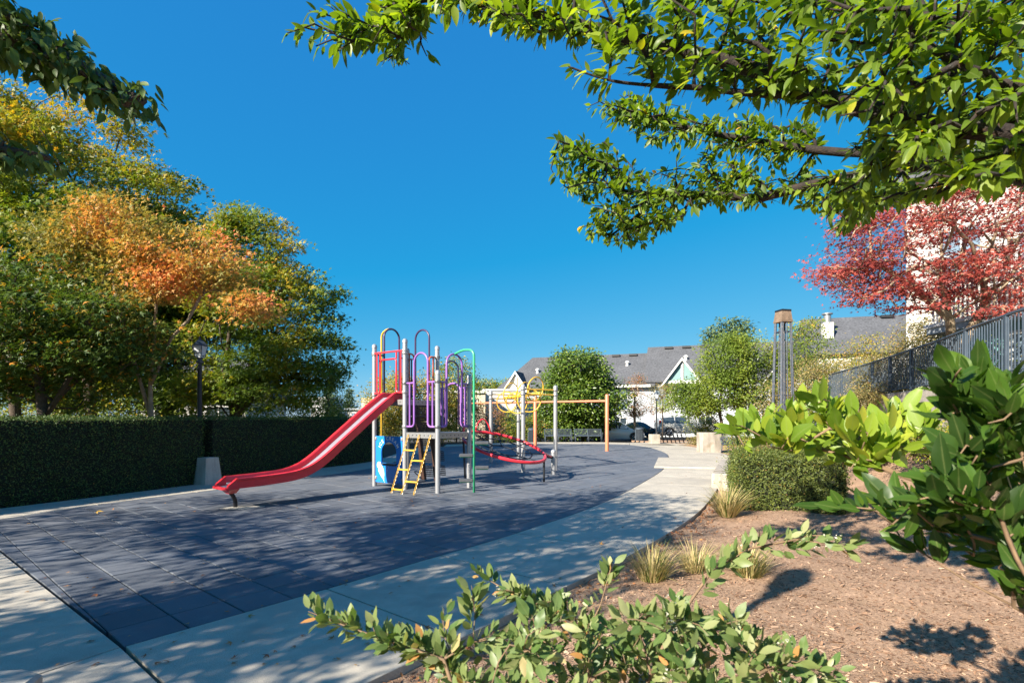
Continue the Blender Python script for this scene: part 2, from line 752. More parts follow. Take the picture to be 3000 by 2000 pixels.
def wood(A, par, r_base, r_min, n0, tips, power=.5, keep=None, limbs=None, limb_r=.01):
    """tapered limbs along the skeleton: (trunk mesh builder, branch mesh builder, radii)"""
    n = len(A)
    w = np.zeros(n)
    has = np.zeros(n, bool)
    for i in range(n):
        if par[i] >= 0:
            has[par[i]] = True
    w[~has] = 1
    for i in range(n - 1, 0, -1):
        w[par[i]] += w[i]
    R = np.maximum(r_min, r_base * (w / w[0]) ** power)
    if keep is not None:
        R[:len(keep)] = np.maximum(R[:len(keep)], keep)
    first = {}
    for i in range(1, n):
        p = par[i]
        if p not in first or w[i] > w[first[p]]:
            first[p] = i
    tr, br = MB(), MB()
    done = np.zeros(n, bool)
    for i in range(1, n):
        p = par[i]
        if first.get(p) == i and p != 0:
            continue                      # continues its parent's chain
        chain = [p, i]
        while chain[-1] in first:
            chain.append(first[chain[-1]])
        pts = [A[c] for c in chain]
        rr = [min(R[p], R[i] * 1.25)] + [R[c] for c in chain[1:]]
        rr[-1] *= .5
        sides = 9 if rr[0] > .08 else (6 if rr[0] > .025 else 4)
        if limbs is not None and rr[0] > limb_r and not (i < n0 and rr[0] > .03 and p == 0):
            limbs.append(MB().tube(pts, rr, sides))
        else:
            (tr if (i < n0 and rr[0] > .03) else br).tube(pts, rr, sides)
    return tr, br, R


def fluff(targets, n, spread, rs, flat=.6):
    """n leaf positions about every target"""
    T = np.repeat(np.asarray(targets), n, axis=0)
    g = np.clip(rs.normal(0, 1, T.shape), -2.1, 2.1) * np.array([1, 1, flat]) * spread
    return T + g, g


def make_tree(name, label, cat, base, lines, r_base, targets, nleaf, spread, lsize, leaf_mat, bark, tpl='rhomb', tone_fn=None, seed=1,
              r_min=.008, flat=.6, up=.8, group=None, bf=.3, seg=.45, droop=.25, power=.5, wig=.08, rise=0.05, bark_smooth=True):
    rs = np.random.default_rng(seed)
    t = thing(name, label, cat, base, group)
    A, par, n0, tips = grow(lines, targets, seg, bf, wig, seed, rise)
    tr, br, R = wood(A, par, r_base, r_min, n0, tips, power)
    if tr.v:
        tr.build('trunk', bark, t, smooth='all')
    if br.v:
        br.build('branch', bark, t, smooth='all')
    pos, g = fluff(targets, nleaf, spread, rs, flat)
    N = len(pos)
    X = unit(g + rs.normal(0, .5, g.shape) * spread)
    X[:, 2] -= droop
    Z = rs.normal(0, .55, g.shape)
    Z[:, 2] += up * .7
    Z += .75 * np.array([-LIGHT.x, -LIGHT.y, -LIGHT.z])
    size = lsize * rs.uniform(.6, 1.25, N)
    tone = tone_fn(pos, rs) if tone_fn else rs.uniform(0, 1, N)
    me = leaves_mesh('crown', pos, X, Z, size, tpl, np.clip(tone, 0, 1))
    link('crown', me, leaf_mat, t)
    return t


def lobes(spec, seed, shell=.45):
    """points filling ellipsoids [(centre, radii, n)], denser towards the outside"""
    rs = np.random.default_rng(seed)
    out = []
    for c, r, n in spec:
        d = unit(rs.normal(0, 1, (n, 3)))
        q = rs.uniform(shell ** 3, 1, n) ** (1 / 3)
        out.append(np.array(c) + d * q[:, None] * np.array(r))
    return np.concatenate(out)


def region(poly, d0, d1, n, seed):
    """n points in the volume behind a photo-pixel polygon, between depths d0 and d1"""
    rs = np.random.default_rng(seed)
    xs, ys = [p[0] for p in poly], [p[1] for p in poly]
    out = []
    while len(out) < n:
        u = rs.uniform(min(xs), max(xs), n * 3)
        v = rs.uniform(min(ys), max(ys), n * 3)
        k = in_poly(u, v, poly)
        d = rs.uniform(d0, d1, n * 3)
        for a, b, c in zip(u[k], v[k], d[k]):
            out.append(W(a, b, c))
    return np.array(out[:n])

# ---------------------------------------------------------------- materials
pmat('concrete', (.43, .39, .325), .85, noise=[(1.3, .10), (9, .10), (140, .32)], noise2=[(420, (.16, .155, .15), .60, .66), (2.2, (.32, .295, .25), .55, .75), (.55, (.34, .31, .265), .5, .68)], bump=(260, .35, .004), rand=.05, spec=.25)
pmat('concrete_smooth', (.42, .39, .34), .8, noise=[(3, .14), (40, .12)], bump=(60, .3, .004), stain=(7, (.22, .2, .17), .5), spec=.3)
pmat('concrete_wall', (.40, .36, .31), .85, noise=[(2.5, .2), (30, .15)], noise2=(1.6, (.26, .2, .13), .52, .7), bump=(30, .4, .01), stain=(6, (.16, .14, .11), .7), spec=.25)
pmat('rubber', (.098, .110, .132), .78, noise=[(1.1, .16), (260, .35)], noise2=[(600, (.16, .17, .19), .66, .72), (.9, (.125, .132, .148), .48, .68), (2.7, (.17, .172, .18), .6, .8), (22, (.2, .2, .2), .70, .76)], bump=(330, .4, .003), rand=.12, spec=.35)
pmat('joint', (.02, .018, .016), .95)
pmat('mulch', (.35, .23, .155), .95, noise=[(1.2, .18), (34, .35), (130, .3)], noise2=(5, (.30, .20, .13), .5, .75), bump=(90, .8, .02), spec=.1)
pmat('earth', (.10, .085, .05), .95, noise=[(.5, .3), (6, .3)], noise2=(.35, (.075, .10, .03), .45, .6), bump=(20, .5, .02), spec=.1)
pmat('asphalt', (.06, .06, .062), .9, noise=[(2, .15), (80, .2)], spec=.2)
pmat('steel_post', (.40, .405, .42), .42, .5, noise=(9, .08))
pmat('steel_dark', (.10, .105, .115), .5, .4, noise=(12, .15))
pmat('galvanised', (.33, .335, .34), .42, .6, noise=(30, .15))
pmat('slide_steel', (.27, .27, .32), .4, .2, noise=(14, .12), bump=(40, .1, .002))
pmat('paint_red', (.80, .035, .05), .36, noise=[(7, .10), (60, .05)], coat=.15)
pmat('paint_darkred', (.42, .03, .04), .4, noise=(7, .1))
pmat('paint_orange', (.62, .20, .10), .45, noise=[(8, .14), (50, .08)])
pmat('paint_hook', (.62, .13, .05), .42, noise=(8, .1))
pmat('paint_yellow', (.70, .42, .04), .36, noise=(9, .1), coat=.15)
pmat('paint_green', (.05, .42, .20), .33, noise=(9, .1), coat=.15)
pmat('paint_purple', (.27, .12, .42), .35, noise=(9, .1), coat=.15)
pmat('paint_plum', (.05, .03, .09), .35, noise=(9, .12), coat=.15)
pmat('panel_blue', (.012, .20, .62), .38, noise=[(6, .08), (90, .04)])
pmat('print_white', (.80, .81, .82), .5, noise=(60, .06))
pmat('plastic_black', (.022, .022, .024), .5, noise=(14, .2))
pmat('plastic_brown', (.05, .025, .018), .5, noise=(14, .2))
pmat('rope_black', (.012, .016, .024), .7)
pmat('metal_blue', (.062, .085, .115), .55, .2, noise=[(5, .15), (60, .12)])
pmat('metal_black', (.018, .02, .025), .45, .3, noise=(14, .2))
pmat('metal_slate', (.055, .075, .10), .55, .1, noise=(9, .2))
pmat('timber_worn', (.19, .13, .088), .85, noise=[(8, .3), (60, .2)], noise2=(30, (.10, .08, .06), .55, .75), bump=(40, .5, .01))
pmat('trellis_steel', (.05, .062, .085), .6, .3, noise=[(12, .35), (70, .3)], noise2=(14, (.16, .14, .13), .58, .7))
pmat('bark', (.085, .062, .045), .95, noise=[(14, .4), (70, .3)], bump=(55, .9, .02))
pmat('bark_dark', (.024, .017, .014), .95, noise=[(18, .4), (80, .3)], noise2=[(26, (.06, .03, .014), .6, .72), (9, (.06, .058, .05), .62, .7)], bump=(70, .9, .012))
pmat('bark_pale', (.30, .23, .155), .9, noise=[(12, .3), (60, .2)], bump=(50, .6, .01))
pmat('bark_twig', (.20, .13, .075), .85, noise=(40, .3))
pmat('shingle', (.095, .098, .108), .95, noise=[(.6, .12), (7, .35), (26, .3)], bump=(18, .5, .03), spec=.15)
pmat('wall_bluegrey', (.46, .49, .53), .8, noise=(1.5, .06))  # blue-grey walls of the townhouse rows
pmat('wall_cream', (.60, .52, .38), .8, noise=(1.5, .06))
pmat('wall_white', (.58, .56, .53), .75, noise=(1.5, .05))
pmat('wall_tan', (.52, .42, .27), .8, noise=(1.5, .06))
pmat('wall_grey', (.30, .34, .38), .8, noise=(2, .07))
pmat('wall_teal', (.16, .36, .36), .7, noise=(2, .08))
pmat('gable_teal', (.17, .29, .29), .7, noise=(2, .05))
pmat('trim_white', (.64, .63, .61), .6, noise=(4, .04))
pmat('gutter_grey', (.30, .33, .36), .5, noise=(4, .08))
glassmat('pane_dark', (.035, .05, .065))
glassmat('pane_light', (.18, .25, .32), .15)
pmat('car_white', (.76, .76, .76), .22, coat=.8)
pmat('car_silver', (.56, .56, .55), .25, .3, coat=.8)
pmat('car_dark', (.03, .05, .07), .2, coat=.8)
pmat('tyre', (.02, .02, .02), .9)
pmat('rim', (.45, .46, .48), .3, .8)
pmat('tail_red', (.45, .02, .02), .25)
pmat('lamp_glass', (.62, .66, .70), .18)
pmat('hedge_core', (.012, .016, .008), 1.0)
pmat('grass_blade', (.3, .25, .1), .8)

leafmat('leaf_hedge', [(0, (.010, .018, .008)), (.5, (.022, .042, .014)), (.85, (.045, .072, .02)), (1, (.12, .075, .03))], .55, .2, gain=(2.9, 2.8, 1.9))
leafmat('leaf_yew', [(0, (.018, .03, .012)), (.6, (.065, .10, .028)), (.9, (.12, .15, .04)), (1, (.22, .13, .05))], .5, .25, gain=(1.7, 1.5, 1.1))
leafmat('leaf_maple', [(0, (.028, .055, .012)), (.35, (.065, .115, .018)), (.6, (.14, .17, .022)), (.8, (.29, .22, .025)), (1, (.36, .17, .03))], .5, .42, gain=(1.75, 1.65, 1.2))
leafmat('leaf_dark', [(0, (.014, .032, .012)), (.5, (.032, .065, .018)), (.85, (.06, .10, .022)), (1, (.25, .13, .03))], .5, .38, gain=(2.4, 2.1, 1.3))
leafmat('leaf_orange', [(0, (.16, .15, .025)), (.3, (.36, .22, .035)), (.6, (.50, .20, .05)), (.85, (.52, .12, .05)), (1, (.45, .05, .035))], .55, .42, (1.15, 1.0, .7), gain=(1.6, 1.75, 2.2))
leafmat('leaf_red', [(0, (.09, .018, .018)), (.45, (.24, .04, .032)), (.8, (.38, .08, .055)), (1, (.45, .18, .11))], .55, .38, (1.15, .9, .8), gain=1.25)
leafmat('leaf_cherry', [(0, (.028, .055, .014)), (.45, (.055, .105, .018)), (.8, (.105, .16, .022)), (.93, (.21, .23, .025)), (1, (.36, .20, .03))], .42, .48, (1.55, 1.6, .4), gain=(2.3, 1.95, 1.1), rib=(.30, .34, .12))
leafmat('leaf_shade', [(0, (.03, .045, .018)), (.6, (.06, .09, .03)), (.9, (.10, .115, .05)), (1, (.20, .13, .08))], .5, .35, gain=(1.5, 1.75, .9), rib=(.30, .34, .12))
leafmat('leaf_laurel', [(0, (.016, .042, .014)), (.4, (.045, .105, .02)), (.75, (.15, .24, .035)), (.93, (.25, .30, .06)), (1, (.36, .22, .04))], .42, .42, (1.35, 1.5, .4), .45, gain=(1.5, 1.35, .8), rib=(.30, .34, .12))
leafmat('leaf_cotoneaster', [(0, (.03, .065, .02)), (.4, (.07, .125, .032)), (.75, (.16, .20, .07)), (.95, (.30, .30, .15)), (1, (.40, .20, .07))], .42, .35, (1.2, 1.3, .5), gain=1.25, rib=(.30, .34, .12))
leafmat('leaf_magnolia', [(0, (.022, .05, .012)), (.5, (.055, .105, .02)), (.85, (.12, .17, .03)), (1, (.30, .16, .05))], .35, .3, gain=(1.95, 1.7, 1.2))
leafmat('leaf_yellow', [(0, (.08, .11, .02)), (.45, (.22, .22, .03)), (.8, (.36, .27, .035)), (1, (.36, .18, .04))], .5, .4, gain=1.3)
leafmat('leaf_green', [(0, (.035, .065, .015)), (.5, (.085, .14, .025)), (.85, (.17, .20, .035)), (1, (.32, .22, .06))], .5, .4, gain=(1.85, 1.65, 1.1))
leafmat('leaf_olive', [(0, (.09, .10, .035)), (.5, (.20, .18, .06)), (.85, (.32, .25, .09)), (1, (.38, .22, .10))], .55, .38, gain=1.2)
leafmat('leaf_fir', [(0, (.015, .03, .018)), (.6, (.04, .07, .035)), (1, (.10, .13, .06))], .6, .2, gain=(1.6, 1.6, 1.4))
leafmat('leaf_rust', [(0, (.10, .12, .04)), (.5, (.28, .16, .07)), (1, (.42, .15, .08))], .55, .35)
leafmat('blade_dry', [(0, (.10, .16, .03)), (.3, (.22, .24, .06)), (.6, (.52, .42, .18)), (1, (.68, .55, .30))], .6, .35, (1.1, 1.05, .7))
leafmat('blossom', [(0, (.55, .52, .38)), (1, (.8, .77, .68))], .6, .3, (1, 1, 1))
leafmat('chip_wood', [(0, (.09, .05, .032)), (.45, (.26, .155, .10)), (.8, (.42, .28, .19)), (1, (.56, .42, .29))], .9, .02, (1, 1, 1), .1)
leafmat('leaf_fallen', [(0, (.22, .08, .04)), (.5, (.42, .20, .08)), (1, (.55, .35, .08))], .7, .2, (1, 1, 1), .2)

# ---------------------------------------------------------------- ground, pavement, play surface
g = MB()
g.quad((-600, -300, -.16), (600, -300, -.16), (600, 1200, -.16), (-600, 1200, -.16))
tag(g.build('ground', 'earth'), kind='structure')
s = MB()
s.quad((-60, 37.5, -.150), (70, 37.5, -.150), (70, 47.5, -.150), (-60, 47.5, -.150))
tag(s.build('road', 'asphalt'), kind='structure')

# right-hand edge of the play surface, from the near corner to the far end
R_EDGE = spline([(-2.73, 3.60), (-1.745, 4.82), (-1.125, 5.63), (.02, 7.10), (1.60, 9.50), (3.18, 12.6), (4.87, 16.4), (6.48, 21.2), (7.16, 24.2), (7.5, 28.2), (7.1, 31.0)], 5)
FAR_EDGE = [(5.6, 31.9), (1.4, 32.0), (-1.2, 30.6), (-3.85, 28.9)]
L_EDGE = spline([(-4.35, 24.0), (-4.3, 19.5), (-4.48, 16.4), (-5.94, 12.77), (-6.89, 10.96), (-7.67, 9.45), (-8.2, 7.72)], 4)
SURF = [tuple(p) for p in R_EDGE] + FAR_EDGE + [tuple(p) for p in L_EDGE]

b = MB()
b.prism([(-14, 2), (-4, -1.5), (-2.0, 1.0), (-.2, 3.0), (2.5, 7.0), (4.3, 11.0), (6.6, 15.6), (9.5, 19), (9.6, 36), (-9, 36), (-5.0, 20), (-9.3, 9.0)][::1], -.15, -.085)
tag(b.build('pavement_bed', 'joint'), kind='structure')

# rubber tiles: square grid turned to the near corner, clipped by the outline
TILE = .412
T1 = np.array([.628, .778]); T2 = np.array([-.778, .628])
O = np.array([-2.73, 3.60])
surf = bpy.data.objects.new('play_surface', None)
COL.objects.link(surf)
tag(surf, kind='structure')
full_me = None
cells = []
for i in range(-30, 90):
    for j in range(-60, 40):
        c = O + T1 * (i + .5) * TILE + T2 * (j + .5) * TILE
        if not (-9 < c[0] < 8.2 and 3 < c[1] < 32.5):
            continue
        poly = SURF
        for s_, ax in ((1, T1), (-1, T1), (1, T2), (-1, T2)):
            p = c - ax * s_ * (TILE / 2)
            poly = clip_half(poly, p, ax * s_)
            if not poly:
                break
        poly = clean(poly) if poly else []
        if len(poly) >= 3 and abs(area(poly)) > .004:
            if area(poly) < 0:
                poly = poly[::-1]
            cells.append((c, poly))
cells.sort(key=lambda k: np.hypot(*k[0]) + (50 if (abs(k[0][0]) > k[0][1] * 1.03) else 0))
rest_tiles = MB()
for k, (c, poly) in enumerate(cells):
    full = abs(area(poly) - TILE * TILE) < 1e-4
    gap = .0045
    dz = rng.uniform(-.0025, .0025)
    if k < 290:
        if full:
            if full_me is None:
                q = inset([(-TILE / 2, -TILE / 2), (TILE / 2, -TILE / 2), (TILE / 2, TILE / 2), (-TILE / 2, TILE / 2)], gap)
                m_ = MB().prism(q, -.05, 0, .006)
                full_me = bpy.data.meshes.new('tile')
                full_me.from_pydata(m_.v, [], m_.f)
                full_me.materials.append(MATS['rubber'])
            o = bpy.data.objects.new('tile', full_me)
            o.location = (c[0], c[1], -.004 + dz)
            o.rotation_euler = (rng.normal(0, .003), rng.normal(0, .003), math.atan2(T1[1], T1[0]) + rng.normal(0, .002))
            COL.objects.link(o)
            o.parent = surf
        else:
            MB().prism(inset(poly, gap), -.05, -.004 + dz, .003).build('tile', 'rubber', surf)
    else:
        rest_tiles.prism(inset(poly, gap), -.05, -.004 + dz)
tag(rest_tiles.build('far_tiles', 'rubber', surf), kind='stuff')

# concrete path beside the right-hand edge
pav = bpy.data.objects.new('pavement', None)
COL.objects.link(pav)
tag(pav, kind='structure')


def slab(poly, z=0.0, th=.13, gap=.008, mat='concrete', bev=.003):
    poly = clean(poly)
    if area(poly) < 0:
        poly = poly[::-1]
    return MB().prism(inset(poly, gap), z - th, z, bev).build('slab', mat, pav)


RE = np.array(R_EDGE)
seg_len = np.hypot(*(np.diff(RE, axis=0).T))
cum = np.concatenate([[0], np.cumsum(seg_len)])


def r_at(s, off=0.0):
    s = float(np.clip(s, 0, cum[-1] - 1e-4))
    i = int(np.searchsorted(cum, s, 'right') - 1)
    t = (s - cum[i]) / seg_len[i]
    p = RE[i] + (RE[i + 1] - RE[i]) * t
    a = RE[max(i - 1, 0)]; c_ = RE[min(i + 2, len(RE) - 1)]
    d = (c_ - a) / np.linalg.norm(c_ - a)
    return p + np.array([d[1], -d[0]]) * off


def path_w(s):
    return 1.76 + .75 * float(smooth(14.5, 19, s))


k = 0
s0 = 0.0
stations = [0, 1.56, 3.03, 4.5, 6.1, 7.7, 9.3, 10.9, 12.6, 14.3, 16.2, 18.2, 20.2, 22.2, 24.2, 26.2, 28.2, 30.0]
M_EDGE = []
for a, b_ in zip(stations[:-1], stations[1:]):
    ss = np.linspace(a, b_, 6)
    inner = [tuple(r_at(s_, .012)) for s_ in ss]
    outer = [tuple(r_at(s_, path_w(s_))) for s_ in ss]
    M_EDGE += outer[:-1]
    slab(inner + outer[::-1])
M_EDGE.append(tuple(r_at(30.0, path_w(30.0))))
# corner and near left slabs
cr = np.array([-2.74, 3.59])
slab([tuple(cr), tuple(cr + T2 * -1.76 + T1 * 0), (-2.2, 1.2), (-3.35, 2.52)])
slab([tuple(cr), (-3.35, 2.52), (-3.3, 1.0), (-6.2, 3.0), (-5.02, 5.30)])
slab([(-3.35, 2.52), (-2.2, 1.2), (-1.36, 2.46 - .8), (-1.9, .2), (-3.4, .6)])
slab([(-5.03, 5.31), (-6.22, 3.0), (-8.6, 4.6), (-7.1, 6.87)])
slab([(-7.11, 6.88), (-8.62, 4.62), (-11.0, 6.4), (-9.4, 8.7), (-8.24, 7.72)])
# strip between the play surface and the hedge
HB = spline([(-9.35, 8.5), (-8.45, 10.4), (-7.63, 12.45), (-6.1, 16.5), (-5.2, 19.0), (-5.2, 24.0), (-5.1, 29.0)], 4)
LE = [np.array(p) for p in L_EDGE][::-1] + [np.array((-3.85, 28.9))]
LE = np.array(LE); HBa = np.array(HB)


def resample(P, n):
    P = np.asarray(P, float)
    c = np.concatenate([[0], np.cumsum(np.hypot(*np.diff(P, axis=0).T))])
    t = np.linspace(0, c[-1], n)
    return np.stack([np.interp(t, c, P[:, 0]), np.interp(t, c, P[:, 1])], 1)


l_in, l_out = resample(LE, 49), resample(HBa, 49)
for k in range(0, 48, 4):
    a = [tuple(p + (-.012, 0)) for p in l_in[k:k + 5]]
    slab(a + [tuple(p) for p in l_out[k:k + 5]][::-1])
# far strip
far = resample([(7.1, 31.0)] + FAR_EDGE, 33)
for k in range(0, 32, 4):
    a = [tuple(p + (0, .012)) for p in far[k:k + 5]]
    slab(a + [(p[0] * 1.06 + .1, p[1] + 2.1) for p in far[k:k + 5]][::-1])
slab([(7.15, 31.05), (7.6, 33.2), (14, 35.2), (14.5, 33.5), (9.5, 30.2)])
# ramp plate reaching over the rubber edge
ramp = MB().prism([(4.58, 16.5), (7.15, 15.95), (8.65, 19.7), (5.8, 20.3)], -.02, .045, .012)
ro = ramp.build('slab', 'concrete', pav)
# concrete kerb lip of the path along the mulch
ME_ = [p for p in M_EDGE if p[1] < 16]

# ---------------------------------------------------------------- mulch bed, terrace and retaining wall
WALL = [(20.0, 25.5), (15.5, 22.6), (12.85, 20.9), (11.6, 17.0), (10.55, 14.1), (9.75, 12.0), (9.2, 10.75), (8.55, 9.2), (8.1, 8.0), (7.75, 6.0), (7.6, 3.5), (7.7, -2.0)]
WALL_S = [tuple(p) for p in spline(WALL, 3)]
WTOP = 2.30
EDGE_ALL = [(-3.4, -3.0), (-2.0, .6)] + [tuple(p) for p in M_EDGE]


def bed_h(x, y):
    d, sd = dist_polyline(x, y, EDGE_ALL)
    dw, _ = dist_polyline(x, y, WALL_S)
    f = d / (d + dw + 1e-6)
    h = -.05 + .05 * smooth(0, 1.5, d) + 1.30 * smooth(.42, 1.0, f) * smooth(1.0, 5.0, d) * smooth(30, 24, y)
    h = h + .018 * np.sin(x * 2.1 + y * 1.3) + .012 * np.sin(x * 4.7 - y * 3.9 + 1) + .008 * np.sin(9 * x + 7.3 * y)
    return np.where(sd > 0, h, -.06 - .2 * smooth(.15, .5, d))


nx, ny = 150, 250
gx = np.linspace(-3.6, 16.0, nx); gy = np.linspace(-3, 37, ny)
GX, GY = np.meshgrid(gx, gy)
H = bed_h(GX.ravel(), GY.ravel())
V = np.stack([GX.ravel(), GY.ravel(), H], 1)
ii = np.arange(nx * ny).reshape(ny, nx)
T = np.stack([ii[:-1, :-1].ravel(), ii[:-1, 1:].ravel(), ii[1:, 1:].ravel(), ii[1:, :-1].ravel()], 1)
cent = V[T].mean(1)
d_, sd_ = dist_polyline(cent[:, 0], cent[:, 1], EDGE_ALL)
dw_, sw_ = dist_polyline(cent[:, 0], cent[:, 1], WALL_S)
keep = ((sd_ > 0) | (d_ < .12)) & ((sw_ > 0) | (dw_ < .2))
me = mesh_np('mulch_bed', V, T[keep])
me.polygons.foreach_set('use_smooth', [True] * len(me.polygons))
tag(link('mulch_bed', me, 'mulch'), kind='structure')

# wood chips scattered on the bed
rs = np.random.default_rng(21)
n = 130000
q = rs.uniform(0, 1, n)
yy = 1.4 + 9.5 * q ** 1.5
xx = rs.uniform(-1.2, 1.05, n) * yy + rs.uniform(0, .6, n)
d_, sd_ = dist_polyline(xx, yy, EDGE_ALL)
dw_, sw_ = dist_polyline(xx, yy, WALL_S)
k = (sd_ > 0) & (d_ > .03) & (sw_ > 0) & (xx < 9)
xx, yy = xx[k], yy[k]
pos = np.stack([xx, yy, bed_h(xx, yy) + .006], 1)
X = rs.normal(0, 1, pos.shape); X[:, 2] *= .25
Z = rs.normal(0, .38, pos.shape); Z[:, 2] += 1
me = leaves_mesh('wood_chips', pos, X, Z, np.clip(rs.lognormal(-4.0, .48, len(pos)), .01, .10), 'chip', np.clip(rs.beta(1.6, 1.7, len(pos)), 0, 1))
tag(link('wood_chips', me, 'chip_wood'), 'brown wood chip mulch covering the planting bed', 'mulch', kind='stuff')

ter = MB()
ter.prism(([(p[0] + .12, p[1] + .05) for p in WALL_S] + [(60, -2), (60, 60), (26, 60), (22, 30)])[::-1], -.1, WTOP - .12)
tag(ter.build('terrace', 'earth'), kind='structure')

wl_ = MB()
wn_ = []
th = .28
P = [np.array(p) for p in WALL_S]
outer, inner_ = [], []
for i, p in enumerate(P):
    a = P[max(i - 1, 0)]; c_ = P[min(i + 1, len(P) - 1)]
    d = (c_ - a) / np.linalg.norm(c_ - a)
    nrm = np.array([-d[1], d[0]])
    outer.append(tuple(p - nrm * 0)); inner_.append(tuple(p + nrm * th))
wall_poly = outer + inner_[::-1]
if area(wall_poly) < 0:
    wall_poly = wall_poly[::-1]
wo = MB().prism(wall_poly, -.1, WTOP, .015).build('retaining_wall', 'concrete_wall')
tag(wo, 'weathered concrete retaining wall stained brown below the railing', 'wall')

# ---------------------------------------------------------------- fence on the wall
fp = np.array([(p[0] + .14, p[1] + .05) for p in spline(WALL[2:], 6)])
fl = np.concatenate([[0], np.cumsum(np.hypot(*np.diff(fp, axis=0).T))])


def f_at(s):
    return np.array([np.interp(s, fl, fp[:, 0]), np.interp(s, fl, fp[:, 1])])


FE = float(fl[np.argmin(np.abs(fp[:, 1] - 6.4))])
fence = thing('fence', 'blue-grey metal picket railing running along the top of the retaining wall', 'fence', (fp[0][0], fp[0][1], WTOP))
pts = [(*f_at(s_), WTOP + 1.07) for s_ in np.linspace(0, FE, 60)]
MB().tube(pts, .028, 8).build('top_rail', 'metal_blue', fence, smooth=True)
pts = [(*f_at(s_), WTOP + .10) for s_ in np.linspace(0, FE, 60)]
MB().tube(pts, .016, 6).build('bottom_rail', 'metal_blue', fence, smooth=True)
pk = bpy.data.meshes.new('picket')
m_ = MB().box((0, 0, .525), (.018, .018, .93))
pk.from_pydata(m_.v, [], m_.f); pk.materials.append(MATS['metal_blue'])
s_ = .06
while s_ < FE:
    p = f_at(s_); q2 = f_at(s_ + .05)
    if abs((s_ + .15) % 1.62 - .15) > .05:
        o = bpy.data.objects.new('picket', pk)
        o.location = (p[0], p[1], WTOP + .05)
        o.rotation_euler = (0, 0, math.atan2(q2[1] - p[1], q2[0] - p[0]))
        COL.objects.link(o); o.parent = fence; o.matrix_parent_inverse = Matrix.Translation(-fence.location)
    s_ += .108
for s_ in np.arange(.0, FE, 1.62):
    p = f_at(s_); q2 = f_at(s_ + .05)
    MB().box((p[0], p[1], WTOP + .52), (.075, .055, 1.06), math.atan2(q2[1] - p[1], q2[0] - p[0])).build('post', 'metal_blue', fence)

# ---------------------------------------------------------------- clipped hedges
def hedge(name, label, front, depth, z0, z1, nleaf, lsize, mat, tpl, seed, group=None, core='hedge_core', rough=.03, closed_ends=True, tone=None):
    """clipped hedge along a ground polyline (its front face), leaves over all faces"""
    rs = np.random.default_rng(seed)
    P = np.array(front, float)
    c = np.concatenate([[0], np.cumsum(np.hypot(*np.diff(P, axis=0).T))])
    Ltot = c[-1]

    def at(s):
        x, y = np.interp(s, c, P[:, 0]), np.interp(s, c, P[:, 1])
        e = .02
        dx = np.interp(np.minimum(s + e, Ltot), c, P[:, 0]) - np.interp(np.maximum(s - e, 0), c, P[:, 0])
        dy = np.interp(np.minimum(s + e, Ltot), c, P[:, 1]) - np.interp(np.maximum(s - e, 0), c, P[:, 1])
        L = np.hypot(dx, dy)
        return x, y, dx / L, dy / L      # left of the direction is the back of the hedge
    t = thing(name, label, 'hedge', (P[0][0], P[0][1], z0), group)
    ss = np.linspace(0, Ltot, max(3, int(Ltot / .6)))
    x, y, dx, dy = at(ss)
    ins = .05
    ft = [(a + -q * ins + 0, b + p_ * ins) for a, b, p_, q in zip(x, y, dx, dy)]
    bk = [(a - q * (depth - ins), b + p_ * (depth - ins)) for a, b, p_, q in zip(x, y, dx, dy)]
    poly = ft + bk[::-1]
    if area(poly) < 0:
        poly = poly[::-1]
    MB().prism(poly, z0, z1 - ins).build('stem_core', core, t)
    hgt = z1 - z0
    A = np.array([Ltot * hgt, Ltot * depth, depth * hgt, depth * hgt, Ltot * hgt * .35])
    k = rs.choice(5, nleaf, p=A / A.sum())
    s = rs.uniform(0, Ltot, nleaf)
    dd = rs.uniform(0, depth, nleaf)
    z = rs.uniform(z0, z1, nleaf)
    s = np.where(k == 2, 0, np.where(k == 3, Ltot, s))
    dd = np.where(k == 0, 0, np.where(k == 4, depth, dd))
    z = np.where(k == 1, z1, z)
    x, y, dx, dy = at(s)
    lump = .6 * np.sin(s * 5.1 + z * 4) + .5 * np.sin(s * 11 + 3 + z * 9) + .4 * np.sin(s * 2.3)
    jit = rs.normal(0, rough, nleaf) + lump * rough * .5 - rough * .6
    nrm = np.zeros((nleaf, 3))
    nrm[k == 0] = np.stack([dy, -dx, 0 * dx], 1)[k == 0]
    nrm[k == 4] = np.stack([-dy, dx, 0 * dx], 1)[k == 4]
    nrm[k == 1] = (0, 0, 1)
    nrm[k == 2] = np.stack([-dx, -dy, 0 * dx], 1)[k == 2]
    nrm[k == 3] = np.stack([dx, dy, 0 * dx], 1)[k == 3]
    jit = jit + (rs.uniform(0, 1, nleaf) > .965) * rs.exponential(rough * 1.3, nleaf)
    pos = np.stack([x - dy * dd, y + dx * dd, z], 1) + nrm * jit[:, None]
    X = rs.normal(0, 1, pos.shape) + nrm * .7
    Zv = rs.normal(0, .6, pos.shape) + nrm * .7 + np.array([0, 0, .5])
    tn = rs.beta(2, 2.2, nleaf) if tone is None else tone(pos, rs)
    me = leaves_mesh('foliage', pos, X, Zv, lsize * rs.uniform(.6, 1.3, nleaf), tpl, np.clip(tn, 0, 1))
    link('foliage', me, mat, t)
    return t


